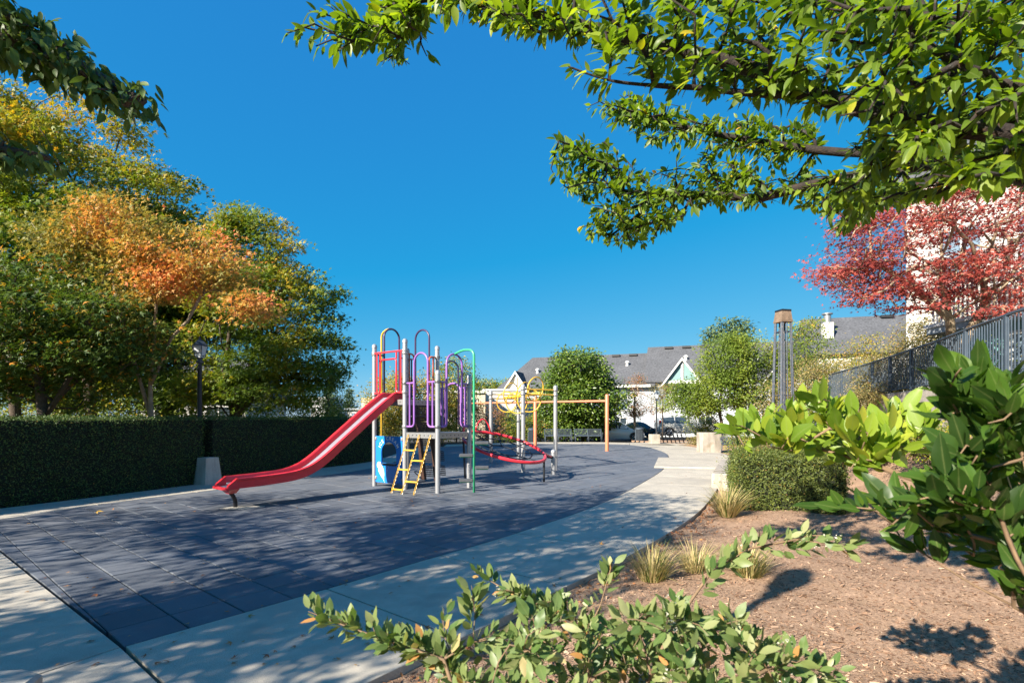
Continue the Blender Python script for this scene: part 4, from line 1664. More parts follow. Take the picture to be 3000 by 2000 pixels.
lamp('black lantern lamp rising behind the dark hedge at the left', (-8.05, 13.2), 3.72)
lamp('thin lantern lamp post among the small trees near the parked cars', (10.1, 35.8), 3.55)
lamp('lantern lamp casting its shadow on the mulch, standing left of the view', (-2.85, -.35), 4.85)


def bench(label, c, rz, L=1.85, group='metal benches'):
    t = thing('park_bench', label, 'bench', (c[0], c[1], c[2]), group)
    ca, sa = math.cos(rz), math.sin(rz)
    tf = lambda x, y, z: (c[0] + x * ca - y * sa, c[1] + x * sa + y * ca, c[2] + z)
    for x in (-L / 2 + .05, 0, L / 2 - .05):
        MB().tube(fillet([tf(x, -.28, 0), tf(x, -.26, .42), tf(x, .12, .42), tf(x, .26, .88)], .05, 4), .022, 6).tube([tf(x, .2, 0), tf(x, .12, .42)], .022, 6).build('leg', 'metal_slate', t, smooth='all')
    for nm, pr in (('seat', [(-.27, .45), (0, .435), (.12, .46)]), ('backrest', [(.14, .50), (.2, .68), (.27, .90)])):
        o = MB()
        n_ = int(L / .058)
        for k_ in range(n_ + 1):
            x = -L / 2 + L * k_ / n_
            o.tube([tf(x, y, z) for y, z in pr], .013, 4)
        for y, z in (pr[0], pr[-1]):
            o.tube([tf(-L / 2, y, z), tf(L / 2, y, z)], .02, 6)
        o.build(nm, 'metal_slate', t)
    for x in (-L / 2, L / 2):
        MB().tube(fillet([tf(x, -.24, .45), tf(x, -.26, .66), tf(x, .2, .68)], .06, 4), .018, 6).build('armrest', 'metal_slate', t, smooth='all')
    return t


bench('left of the two dark slatted benches under the big tree', (3.1, 34.4, -.05), 0)
bench('right of the two dark slatted benches under the big tree', (5.12, 34.4, -.05), 0)
bench('dark slatted bench beside the large concrete block on the right', (10.55, 24.1, -.05), .35, 1.5)


def bin_(label, c, h=.98, r=.27):
    t = thing('litter_bin', label, 'litter bin', c, 'slatted litter bins')
    MB().lathe(c, [(r * .9, .04), (r * .9, h - .12)], 14).build('liner', 'metal_black', t, smooth=True)
    o = MB()
    for k_ in range(22):
        a = 2 * math.pi * k_ / 22
        o.tube([(c[0] + r * math.cos(a), c[1] + r * math.sin(a), c[2] + .03), (c[0] + r * math.cos(a), c[1] + r * math.sin(a), c[2] + h - .12)], .02, 4)
    o.build('slat_shell', 'metal_slate', t)
    MB().lathe((c[0], c[1], c[2] + h - .14), [(r + .03, 0), (r + .03, .08), (r - .04, .14), (r - .12, .14), (r - .12, .10)], 14).build('rim', 'metal_slate', t, smooth=True)
    return t


bin_('slatted litter bin left of the two far benches', (1.35, 34.5, -.05))
bin_('slate-coloured bin between the white car and the far lamp post', (9.05, 36.4, -.05))

br = thing('bike_rack', 'black wave bike rack beside the small concrete block', 'bike rack', (9.9, 32.6, -.1))
for k_ in range(7):
    x, y = 9.55 + k_ * .22, 32.9 - k_ * .12
    MB().tube(fillet([(x, y, -.12), (x - .28, y, .62), (x - .05, y, .80), (x + .2, y, .1), (x + .25, y, -.12)], .16, 5), .025, 6).build('hoop', 'metal_black', br, smooth='all')
MB().tube([(9.4, 33.0, .55), (10.8, 32.25, .55)], .022, 6).build('cross_bar', 'metal_black', br)

# ---------------------------------------------------------------- obelisk trellis on the right
tx, ty, tz = 9.0, 17.0, .55
tower = thing('trellis_tower', 'tall slim steel trellis obelisk with a worn timber cap', 'trellis', (tx, ty, tz))
bw, tw, zt = .25, .17, 4.76
cw = lambda z: bw + (tw - bw) * (z - tz) / (zt - tz)
RZ = .18
rot = lambda x, y: (tx + x * math.cos(RZ) - y * math.sin(RZ), ty + x * math.sin(RZ) + y * math.cos(RZ))
for fx, fy in [(a, b_) for a in (-1, -.72, .72, 1) for b_ in (-1, 1)] + [(-1, .72), (-1, -.72), (1, .72), (1, -.72)] + [(0, -1), (0, 1)]:
    k_ = 1.0
    a0 = rot(fx * cw(tz - .2), fy * cw(tz - .2)); a1 = rot(fx * cw(zt), fy * cw(zt))
    big = abs(fx) == 1 and abs(fy) == 1
    MB().tube([(a0[0], a0[1], tz - .2), (a1[0], a1[1], zt)], .030 if big else .021, 4).build('upright', 'trellis_steel', tower)
for z in (.75, 1.0, 1.25, 1.5, 2.35, 4.45):
    w = cw(z)
    c4 = [rot(a * w, b_ * w) for a, b_ in ((-1, -1), (1, -1), (1, 1), (-1, 1))]
    MB().tube([(p[0], p[1], z) for p in c4], .018, 4, True).build('cross_ring', 'trellis_steel', tower)
MB().box((tx, ty, zt + .03), (.42, .42, .05), RZ).build('cap_plate', 'timber_worn', tower)
MB().box((tx, ty, zt + .21), (.40, .40, .30), RZ, .84).build('cap', 'timber_worn', tower)
MB().box((tx, ty, zt + .39), (.35, .35, .06), RZ).build('cap_top', 'metal_black', tower)


# ---------------------------------------------------------------- cars
def car(name, label, c, rz, L, st, paint, wheels, wr, glass_from, glass_to, extras=None):
    """st: stations (x, z_bottom, z_belt, half width at belt, z_top, half width at top) from rear to front"""
    t = thing(name, label, 'car', c, 'cars parked along the street')
    ca, sa = math.cos(rz), math.sin(rz)
    tf = lambda x, y, z: (c[0] + x * ca - y * sa, c[1] + x * sa + y * ca, c[2] + z)
    S = spline(st, 3)
    vs, fs = [], []
    for x, zb, zm, w, zt_, wt in S:
        zt_ = max(zt_, zm + .01)
        h = [(w * .93, zb), (w, zb + (zm - zb) * .45), (w * .985, zm), (wt, zt_ - .05 * (zt_ - zm)), (wt * .86, zt_)]
        vs += [tf(x, y, z) for y, z in h] + [tf(x, -y, z) for y, z in h[::-1]]
    k_ = 10
    for i in range(len(S) - 1):
        for j in range(k_):
            fs.append((i * k_ + j, i * k_ + (j + 1) % k_, (i + 1) * k_ + (j + 1) % k_, (i + 1) * k_ + j))
    fs.append(tuple(range(k_))); fs.append(tuple((len(S) - 1) * k_ + j for j in range(k_ - 1, -1, -1)))
    MB().add(vs, fs).build('body', paint, t, smooth=True)
    for sg in (1, -1):
        cuts = np.linspace(glass_from, glass_to, 4)
        for a, b_ in zip(cuts[:-1] + .04, cuts[1:] - .04):
            def at(x):
                X_ = [q[0] for q in S]
                return [np.interp(x, X_, [q[i] for q in S]) for i in range(6)]
            qa, qb = at(a), at(b_)
            p = []
            for q, e in ((qa, .12), (qb, .12), (qb, .86), (qa, .86)):
                y = q[3] * .985 + (q[5] - q[3] * .985) * e + .012
                p.append(tf(q[0], sg * y, q[2] + (q[4] * .975 - q[2]) * e))
            MB().add(p, [(0, 1, 2, 3)]).build('side_window', 'pane_dark', t)
    for x in wheels:
        for sg in (1, -1):
            y = st[len(st) // 2][3] * sg
            p0, p1 = tf(x, y - .20 * sg, wr), tf(x, y + .015 * sg, wr)
            w = MB().tube([p0, p1], wr, 18).build('tyre', 'tyre', t, smooth=True)
            q0, q1_ = tf(x, y - .1 * sg, wr), tf(x, y + .025 * sg, wr)
            r_ = MB()
            for a in np.linspace(0, 2 * math.pi, 8)[:-1]:
                dx, dz = math.cos(a) * wr * .62, math.sin(a) * wr * .62
                r_.tube([tf(x, y + .03 * sg, wr), tf(x + dx, y + .022 * sg, wr + dz)], wr * .09, 4)
            r_.tube([tf(x + math.cos(a) * wr * .64, y + .02 * sg, wr + math.sin(a) * wr * .64) for a in np.linspace(0, 2 * math.pi, 17)[:-1]], wr * .06, 4, True)
            r_.build('wheel_rim', 'rim', w)
            MB().tube([tf(x + math.cos(a) * wr * 1.14, y * .995 + .0 * sg, wr + math.sin(a) * wr * 1.14) for a in np.linspace(0, math.pi, 10)], .03, 5).build('wheel_arch', 'tyre', t)
    for nm, x0, x1, y, z, sz, m_ in extras or []:
        for sg in (1, -1):
            MB().bbox(tf((x0 + x1) / 2, y * sg, z), (abs(x1 - x0), .16, sz), rz, .015).build(nm, m_, t)
    return t


hatch = [(-2.0, .35, .75, .70, .80, .62), (-1.9, .22, .85, .82, 1.0, .70), (-1.4, .2, .92, .86, 1.42, .62), (-.4, .2, .92, .87, 1.5, .62), (.3, .2, .90, .87, 1.44, .60), (1.0, .2, .88, .86, .98, .72), (1.5, .2, .80, .84, .86, .70), (1.9, .22, .66, .78, .72, .62), (2.02, .3, .55, .66, .6, .5)]
car('parked_car', 'white hatchback half hidden behind the benches', (8.0, 39.2, -.15), -.15, 4.1, hatch, 'car_white', (-1.25, 1.28), .31, -1.5, .85,
    [('headlight', 1.55, 1.9, .66, .70, .13, 'pane_light')])
suv = [(-2.35, .4, .95, .78, 1.0, .7), (-2.3, .28, 1.0, .86, 1.3, .72), (-2.0, .26, 1.02, .90, 1.70, .68), (-.6, .26, 1.0, .92, 1.76, .68), (.4, .26, 1.0, .92, 1.70, .66), (1.15, .26, 1.0, .90, 1.08, .78), (1.8, .26, .92, .88, 1.0, .76), (2.2, .28, .78, .82, .85, .66), (2.35, .35, .65, .7, .7, .55)]
car('parked_car', 'silver minivan behind the shrubs by the street', (14.6, 43.4, .08), .0, 4.8, suv, 'car_silver', (-1.5, 1.45), .35, -2.1, 1.0,
    [('tail_light', -2.34, -2.2, .76, 1.15, .34, 'tail_red')])
sedan = [(-2.1, .4, .75, .7, .8, .6), (-1.9, .25, .9, .84, .98, .7), (-1.2, .2, .9, .87, 1.12, .66), (-.5, .2, .9, .87, 1.4, .6), (.4, .2, .9, .87, 1.38, .6), (1.1, .2, .88, .86, .95, .72), (1.8, .22, .7, .8, .75, .64), (2.05, .3, .55, .66, .6, .5)]
car('parked_car', 'dark blue car between the white hatchback and the silver minivan', (10.9, 44.6, -.15), .05, 4.2, sedan, 'car_dark', (-1.3, 1.3), .31, -1.0, .9,
    [('tail_light', -2.12, -1.98, .66, .78, .13, 'tail_red')])


# ---------------------------------------------------------------- buildings
def frame2(origin, ang):
    ca, sa = math.cos(ang), math.sin(ang)
    return lambda x, y, z: (origin[0] + x * ca - y * sa, origin[1] + x * sa + y * ca, origin[2] + z)


def wbox(tf, x0, x1, y0, y1, z0, z1):
    vs = [tf(x, y, z) for z in (z0, z1) for x, y in ((x0, y0), (x1, y0), (x1, y1), (x0, y1))]
    return MB().add(vs, [(3, 2, 1, 0), (4, 5, 6, 7), (0, 1, 5, 4), (1, 2, 6, 5), (2, 3, 7, 6), (3, 0, 4, 7)])


def window(tf, parent, x, z, w, h, y=0.0, cols=2, rows=2, pane='pane_light', trim='trim_white'):
    f = MB()
    t_ = .09
    for a, b_, c_, d in ((x - t_, x + w + t_, z - t_, z), (x - t_, x + w + t_, z + h, z + h + t_), (x - t_, x, z, z + h), (x + w, x + w + t_, z, z + h)):
        f.add(wbox(tf, a, b_, y - .07, y - .002, c_, d).v, wbox(tf, a, b_, y - .07, y - .002, c_, d).f)
    wnd = f.build('window', trim, parent)
    wbox(tf, x, x + w, y - .02, y - .004, z, z + h).build('pane', pane, wnd)
    m_ = MB()
    for i in range(1, cols):
        q = wbox(tf, x + w * i / cols - .025, x + w * i / cols + .025, y - .05, y - .022, z, z + h); m_.add(q.v, q.f)
    for i in range(1, rows):
        q = wbox(tf, x, x + w, y - .048, y - .022, z + h * i / rows - .025, z + h * i / rows + .025); m_.add(q.v, q.f)
    if m_.v:
        m_.build('glazing_bar', trim, wnd)
    return wnd


def roof_gable(tf, parent, x0, x1, y0, y1, ze, zr, hip0=0.0, hip1=0.0, over=.4, mat='shingle'):
    ym = (y0 + y1) / 2
    vs = [tf(x0 - over, y0 - over, ze), tf(x1 + over, y0 - over, ze), tf(x1 + over, y1 + over, ze), tf(x0 - over, y1 + over, ze), tf(x0 - over + hip0, ym, zr), tf(x1 + over - hip1, ym, zr)]
    vs += [(v[0], v[1], v[2] + .16) for v in vs]
    fs = [(6, 7, 11, 10), (8, 9, 10, 11), (7, 8, 11), (9, 6, 10), (1, 0, 4, 5), (3, 2, 5, 4), (2, 1, 5), (0, 3, 4), (0, 1, 7, 6), (1, 2, 8, 7), (2, 3, 9, 8), (3, 0, 6, 9)]
    return MB().add(vs, fs).build('roof', mat, parent)


def front_gable(tf, parent, xc, w, ze, h, y0, y1, fill, ov=.3, bars=True):
    """small cross gable: face, roof, white barge boards"""
    yb = y1
    MB().add([tf(xc - w / 2, y0, ze), tf(xc + w / 2, y0, ze), tf(xc, y0, ze + h)], [(0, 1, 2)]).build('gable_face', fill, parent)
    k_ = (w / 2 + ov) / (w / 2)
    zl = ze - (k_ - 1) * h
    vs = [tf(xc - w / 2 - ov, y0 - .35, zl), tf(xc, y0 - .35, ze + h + .02), tf(xc + w / 2 + ov, y0 - .35, zl), tf(xc - w / 2 - ov, yb, zl), tf(xc, yb, ze + h + .02), tf(xc + w / 2 + ov, yb, zl)]
    vs += [(v[0], v[1], v[2] + .13) for v in vs]
    g_ = MB().add(vs, [(6, 7, 10, 9), (7, 8, 11, 10), (1, 0, 3, 4), (2, 1, 4, 5), (0, 1, 7, 6), (1, 2, 8, 7), (0, 6, 9, 3), (2, 5, 11, 8)]).build('gable_roof', 'shingle', parent)
    b_ = MB()
    for sg in (-1, 1):
        p = [tf(xc + sg * (w / 2 + ov), y0 - .38, zl - .10), tf(xc + sg * (w / 2 + ov), y0 - .38, zl + .12), tf(xc, y0 - .38, ze + h + .14), tf(xc, y0 - .38, ze + h - .12)]
        b_.add(p, [(0, 1, 2, 3)])
    q = wbox(tf, xc - w / 2, xc + w / 2, y0 - .08, y0 - .01, ze - .12, ze + .16); b_.add(q.v, q.f)
    if bars:
        q = wbox(tf, xc - .1, xc + .1, y0 - .12, y0 - .015, ze + .1, ze + h - .15); b_.add(q.v, q.f)
    b_.build('barge_board', 'trim_white', g_)


def roof_bits(tf, parent, x0, x1, ym, y0, ze, zr, n_, step, pipes):
    """ridge vents and pipes standing on the front slope"""
    for k_ in range(n_):
        x = x0 + step * (k_ + .6)
        if x > x1:
            break
        f_ = .93
        y = y0 + (ym - y0) * f_; z = ze + (zr - ze) * f_ + .16
        q = wbox(tf, x, x + .8, y - .25, y + .2, z - .02, z + .17)
        q.build('roof_vent', 'plastic_black', parent)
    for x, f_ in pipes:
        y = y0 + (ym - y0) * f_; z = ze + (zr - ze) * f_
        p = tf(x, y, z)
        MB().lathe(p, [(.16, .1), (.12, .45), (.22, .46), (.22, .55), (.1, .66)], 8).build('roof_pipe', 'trim_white', parent, smooth=True)


# long row of townhouses behind the street
ang = math.atan2(48.7 - 57.4, 25 - .34) * .98
tf = frame2((-.9, 53.4, -.2), math.atan2(-4.8, 13.7))
row = thing('townhouse_row', 'long townhouse row with dark shingle roof and white gable trim', 'townhouses', tf(0, 0, 0))
wbox(tf, 0, 14.9, 0, 9, 0, 5.2).build('wall', 'wall_bluegrey', row)
roof_gable(tf, row, 0, 14.8, 0, 9, 4.75, 8.35, 2.3, -.35, .5)
roof_bits(tf, row, 2.6, 14, 4.5, -.5, 4.75, 8.35, 6, 1.75, [(3.2, .45), (12.4, .60)])
front_gable(tf, row, 1.6, 2.6, 4.55, 1.9, -.55, 4, 'wall_cream')
window(tf, row, 1.1, 3.4, 1.1, .95, -.0, 2, 1, 'pane_dark')
wbox(tf, 6.8, 14.9, -.62, -.05, 4.72, 4.95).build('gutter', 'trim_white', row)
for x in (6.6, 9.0, 11.2):
    window(tf, row, x, 2.6, 1.5, 1.75, -.0, 3, 2)
    window(tf, row, x + .2, .4, 1.2, 1.4, -.0, 2, 1, 'pane_dark')
wbox(tf, 8.6, 11.0, -1.0, -.02, 2.45, 2.65).build('balcony', 'wall_grey', row)
wbox(tf, 13.2, 13.9, -.06, -.005, .1, 2.1).build('door', 'wall_grey', row)
tf2 = frame2((13.0, 48.6, -.2), math.atan2(-4.8, 13.7))
row2 = thing('townhouse_row', 'taller townhouse row section with teal gable, behind the small trees', 'townhouses', tf2(0, 0, 0))
wbox(tf2, 0, 16, 0, 9, 0, 5.6).build('wall', 'wall_bluegrey', row2)
roof_gable(tf2, row2, 0, 16, 0, 9, 5.15, 8.95, 0, 0, .45)
roof_bits(tf2, row2, 0.2, 15, 4.5, -.45, 5.15, 8.95, 5, 1.7, [(3.3, .55), (9.6, .5)])
front_gable(tf2, row2, 3.0, 3.1, 5.1, 2.1, -.55, 4, 'gable_teal')
front_gable(tf2, row2, 11.4, 3.0, 5.1, 2.1, -.55, 4, 'gable_teal')
for x in (.6, 2.4, 4.4, 7, 10.4, 12.6):
    window(tf2, row2, x, 3.0, 1.2, 1.7, -.0, 2, 2)
    window(tf2, row2, x, .5, 1.2, 1.4, -.0, 2, 1, 'pane_dark')
tf3 = frame2((21.5, 36.0, .6), math.atan2(-2.4, 8))
row3 = thing('townhouse', 'grey-roofed house with a white chimney vent behind the hedge trees', 'house', tf3(0, 0, 0))
wbox(tf3, 0, 13, 0, 8, 0, 5.8).build('wall', 'wall_white', row3)
roof_gable(tf3, row3, 0, 13, 0, 8, 5.4, 8.5, .3, 0, .4)
ch = wbox(tf3, .7, 1.35, 1.3, 1.95, 5.6, 7.9).build('chimney', 'trim_white', row3)
MB().lathe(tf3(1.02, 1.62, 7.9), [(.24, 0), (.24, .6), (.36, .62), (.36, .7), (.2, .74)], 10).build('chimney_flue', 'galvanised', ch, smooth=True)
window(tf3, row3, 2, 3.4, 1.5, 1.7)
window(tf3, row3, 6, 3.4, 1.5, 1.7)
roof_bits(tf3, row3, 3, 13, 4, -.4, 5.4, 8.5, 3, 3.4, [])

# flat-roofed cream building, left of the row
tf4 = frame2((-7.6, 44.0, -.15), .10)
flat = thing('flat_roofed_building', 'cream flat-roofed building behind the play structure', 'building', tf4(0, 0, 0))
wbox(tf4, 0, 5.3, 0, 8, 0, 3.9).build('wall', 'wall_cream', flat)
wbox(tf4, -.15, 5.45, -.15, 8.15, 3.9, 4.12).build('parapet', 'wall_white', flat)
wbox(tf4, 5.3, 9.0, 3.5, 10, 0, 4.3).build('wall', 'wall_white', flat)
wbox(tf4, 5.2, 9.1, 3.4, 10.1, 4.3, 4.48).build('parapet', 'trim_white', flat)
window(tf4, flat, 4.1, 2.4, .45, .95, 0, 1, 1, 'pane_dark')
window(tf4, flat, 1.2, 2.0, 1.1, 1.2, 0, 2, 1, 'pane_dark')

# far white house at the left, between the maples and the slide
tf5 = frame2((-27.5, 70, -.2), .06)
fh = thing('distant_house', 'distant pale house with brick chimney beyond the dark hedge', 'house', tf5(0, 0, 0))
wbox(tf5, 0, 9, 0, 7, 0, 2.9).build('wall', 'wall_white', fh)
wbox(tf5, -.3, 9.3, -.3, 7.3, 2.9, 3.15).build('parapet', 'gutter_grey', fh)
chm = wbox(tf5, 6.6, 8.0, 1, 2.2, 3.15, 4.4).build('chimney', 'wall_cream', fh)
wbox(tf5, 6.5, 8.1, .9, 2.3, 4.4, 4.6).build('chimney_cap', 'wall_tan', chm)
wbox(tf5, .6, 3.2, -1.5, 4, 0, 4.6).build('wall', 'wall_white', fh)
for x in (3.9, 5.5):
    window(tf5, fh, x, 1.3, 1.1, 1.2, 0, 2, 1, 'pane_light')
# white house glimpsed through the maple trunks
tf6 = frame2((-20.0, 27.5, -.2), .12)
mh = thing('white_house', 'white house with grey roof glimpsed through the left maples', 'house', tf6(0, 0, 0))
wbox(tf6, 0, 5.4, 0, 7, 0, 3.1).build('wall', 'wall_white', mh)
roof_gable(tf6, mh, 0, 5.4, 0, 7, 3.0, 5.2, 1.5, 1.5, .6)
for x in (.8, 3.4):
    window(tf6, mh, x, 1.1, 1.2, 1.3, 0, 2, 2, 'pane_dark')

# cream sided house and the low decked building behind the railing, on the terrace
tf7 = frame2((15.9, 17.6, 2.1), -1.15)
big = thing('sided_house', 'tall pale house with lap siding behind the red maple', 'house', tf7(0, 0, 0))


def siding(tf, name, mat, x0, x1, y, z0, z1, parent, pitch=.17):
    """overlapping boards"""
    m_ = MB()
    n_ = int((z1 - z0) / pitch)
    for k_ in range(n_):
        a, b_ = z0 + k_ * pitch, z0 + (k_ + 1) * pitch
        m_.add([tf(x0, y - .028, a), tf(x1, y - .028, a), tf(x1, y - .008, b_), tf(x0, y - .008, b_), tf(x0, y - .008, a), tf(x1, y - .008, a)], [(0, 1, 2, 3), (4, 5, 1, 0)])
    return tag(m_.build(name, mat, parent), kind='stuff')


wbox(tf7, -2.0, 9, 0, 8, 0, 8.4).build('wall', 'wall_white', big)
siding(tf7, 'siding', 'wall_white', -2.0, 3.2, 0, 0, 8.4, big)
siding(tf7, 'siding', 'wall_cream', 3.2, 9.0, 0, 0, 8.4, big)
tf7b = frame2(tf7(-2.0, 0, 0), -1.15 + math.pi / 2)
tf7c = frame2(tf7(-2.0, 8, 0), -1.15 - math.pi / 2)
siding(tf7c, 'siding', 'wall_white', 0, 8, 0, 0, 8.4, big)
for x, z in ((-.9, 1.0), (-.9, 4.4), (1.2, 1.0), (1.2, 4.4), (4.2, 1.0), (4.2, 4.4), (6.6, 4.4)):
    window(tf7, big, x, z, 1.1, 1.7, -.03, 2, 2)
for x, z in ((1.2, 1.2), (1.2, 4.6), (4.6, 1.2), (4.6, 4.6)):
    window(tf7c, big, x, z, 1.2, 1.6, -.03, 2, 2, 'pane_dark')
for x in (-2.0, 3.2):
    wbox(tf7, x - .08, x + .08, -.06, -.03, 0, 8.4).build('corner_board', 'trim_white', big)
roof_gable(tf7, big, -2.0, 9, 0, 8, 8.3, 11.4, 0, 0, .5)
wbox(tf7, .6, 3.0, -1.0, -.03, 3.6, 3.8).build('balcony', 'trim_white', big)
bl = MB()
for k_ in range(13):
    q = wbox(tf7, .62 + k_ * .19, .66 + k_ * .19, -.98, -.94, 3.8, 4.7); bl.add(q.v, q.f)
q = wbox(tf7, .6, 3.0, -1.0, -.92, 4.7, 4.78); bl.add(q.v, q.f)
bl.build('balcony_rail', 'trim_white', big)

tf8 = frame2((11.75, 13.6, 2.1), -math.pi / 2 + .03)
low = thing('low_building', 'low teal building with a white railed deck on its roof, behind the railing', 'building', tf8(0, 0, 0))
wbox(tf8, 0, 12, 0, 6, 0, 1.75).build('wall', 'wall_teal', low)
siding(tf8, 'siding', 'wall_teal', 0, 12, 0, 0, 1.75, low, .14)
wbox(tf8, -.35, 12.3, -.45, 6, 1.75, 1.92).build('fascia', 'gutter_grey', low)
wbox(tf8, -.40, 12.35, -.50, 6, 1.92, 2.02).build('gutter', 'trim_white', low)
for x in (1.6, 4.6, 7.4):
    window(tf8, low, x, .5, 1.0, .95, -.03, 2, 1, 'pane_light')
rl = bpy.data.objects.new('deck_rail', None)
COL.objects.link(rl); rl.parent = low
q = wbox(tf8, -.3, 12.2, -.38, -.30, 2.92, 3.0).build('hand_rail', 'trim_white', None); q.parent = rl; q.matrix_parent_inverse = Matrix.Translation(-low.location)
bl = MB()
for k_ in range(100):
    q = wbox(tf8, -.28 + k_ * .125, -.25 + k_ * .125, -.36, -.32, 2.02, 2.92); bl.add(q.v, q.f)
q = bl.build('balusters', 'trim_white', None); q.parent = rl; q.matrix_parent_inverse = Matrix.Translation(-low.location)
tag(q, kind='stuff')

# ---------------------------------------------------------------- vegetation
TPL['blade'] = (np.array([(0, -.012, 0), (0, .012, 0), (.55, -.009, 0), (.55, .009, 0), (1, 0, -.22)], float), np.array([(0, 2, 1), (1, 2, 3), (2, 4, 3)]))


def twig_leaves(A, par, tips, nleaf, reach, lsize, rs, droop=.35, spread=.85, up=.7, upright=0.0):
    """leaves set alternately along the last stretch of every twig"""
    idx = np.array([t[1] for t in tips])
    tip = A[idx]
    anc = par[idx].copy()
    for _ in range(6):                      # look back far enough along the twig
        near = (np.linalg.norm(tip - A[anc], axis=1) < reach * .9) & (par[anc] >= 0)
        anc = np.where(near, par[anc], anc)
    d = unit(tip - A[anc])
    T = np.repeat(tip, nleaf, axis=0)
    D = np.repeat(d, nleaf, axis=0)
    N = len(T)
    s = rs.uniform(0, 1, N)
    perp = unit(np.cross(D, rs.normal(0, 1, D.shape)))
    pos = T - D * (s * reach)[:, None] + perp * .008
    X = D * (.35 + .5 * (1 - s))[:, None] + perp * spread
    X[:, 2] += upright - droop
    Z = rs.normal(0, .45, X.shape)
    Z[:, 2] += up
    Z += .5 * np.array([-LIGHT.x, -LIGHT.y, -LIGHT.z])
    return pos, X, Z, lsize * rs.uniform(.42, 1.18, N)


def leafy_thing(name, label, cat, base, lines, keep_r, targets, r_base, bark, nleaf, reach, lsize, mat, tpl, seed, tone_fn, limit, droop=.35, up=.7,
                upright=0.0, seg=.12, bf=.25, wig=.1, r_min=.002, power=.5, spread=.85):
    rs = np.random.default_rng(seed)
    t = thing(name, label, cat, base)
    ends = [np.array(ln[-1]) + unit(np.array(ln[-1]) - np.array(ln[-2])) * k_ for ln in lines[1:] for k_ in (.01, .03)]
    targets = np.concatenate([targets, ends])
    A, par, n0, tips = grow(lines, targets, seg, bf, wig, seed)
    limbs = []
    tr, br, R = wood(A, par, r_base, r_min, n0, tips, power, keep_r, limbs, max(r_base * .22, r_min * 2))
    for lb_ in limbs:
        lb_.build('branch', bark, t, smooth='all')
    if tr.v:
        tr.build('trunk' if cat == 'tree' else 'stem', bark, t, smooth='all')
    if br.v:
        tag(br.build('twigs', bark, t, smooth='all'), kind='stuff')
    pos, X, Z, size = twig_leaves(A, par, tips, nleaf, reach, lsize, rs, droop, spread, up, upright)
    tone = np.clip(tone_fn(pos, rs), 0, 1)
    leaf_parts(t, pos, X, Z, size, tone, tpl, mat, 'foliage', limit)
    return t


# ---- maples and other trees behind the hedge
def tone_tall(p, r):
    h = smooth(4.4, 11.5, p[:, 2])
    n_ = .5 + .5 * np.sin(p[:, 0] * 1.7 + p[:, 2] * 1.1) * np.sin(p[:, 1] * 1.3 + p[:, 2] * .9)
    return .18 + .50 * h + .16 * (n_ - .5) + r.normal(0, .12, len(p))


tg = lobes([((-16.6, 18.1, 7.4), (6.0, 4.6, 5.5), 520), ((-13.2, 17.8, 6.6), (2.8, 2.6, 2.8), 130), ((-18.8, 17, 10.2), (3.1, 3, 3.0), 80)], 41, .35)
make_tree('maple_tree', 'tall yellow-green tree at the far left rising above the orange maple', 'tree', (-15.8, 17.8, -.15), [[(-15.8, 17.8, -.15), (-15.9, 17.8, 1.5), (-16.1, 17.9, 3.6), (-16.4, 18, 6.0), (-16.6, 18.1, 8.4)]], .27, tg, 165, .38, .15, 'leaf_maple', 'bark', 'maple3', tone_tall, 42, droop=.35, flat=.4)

tg = lobes([((-9.4, 12.0, 5.95), (1.15, .9, .85), 60), ((-8.05, 12.0, 5.35), (1.25, .9, .8), 70), ((-6.95, 12.0, 5.25), (.85, .7, .7), 40), ((-10.4, 12.0, 5.7), (1.0, .8, .55), 45), ((-6.15, 12.1, 4.25), (.6, .5, .3), 22), ((-8.4, 12.0, 4.75), (1.4, .9, .45), 55), ((-9.2, 12, 3.6), (.9, .7, .3), 10)], 43, .2)
tn = lambda p, r: .27 + .28 * np.sin(p[:, 0] * 2.3 + 1) * np.cos(p[:, 2] * 2.6) + .10 * (p[:, 0] + 8.2) + r.normal(0, .16, len(p)) - .3 * smooth(4.6, 3.6, p[:, 2])
make_tree('japanese_maple', 'orange-leaved maple above the hedge, in front of the green trees', 'tree', (-8.9, 12.6, -.15),
          [[(-8.9, 12.6, -.15), (-8.85, 12.55, 1.6), (-8.8, 12.45, 2.4), (-8.6, 12.3, 3.4), (-8.4, 12.1, 4.4)], [(-8.85, 12.55, 1.6), (-9.1, 12.4, 2.8), (-9.3, 12.1, 4.2), (-9.4, 12, 5.2)], [(-8.8, 12.45, 2.4), (-8.45, 12.3, 2.9), (-8.2, 12.3, 3.5), (-7.7, 12.15, 3.9), (-7.35, 12.1, 4.5), (-7, 12, 5)]],
          .065, tg, 62, .25, .085, 'leaf_orange', 'bark_pale', 'maple3', tn, 44, r_min=.007, flat=.5, up=.6)

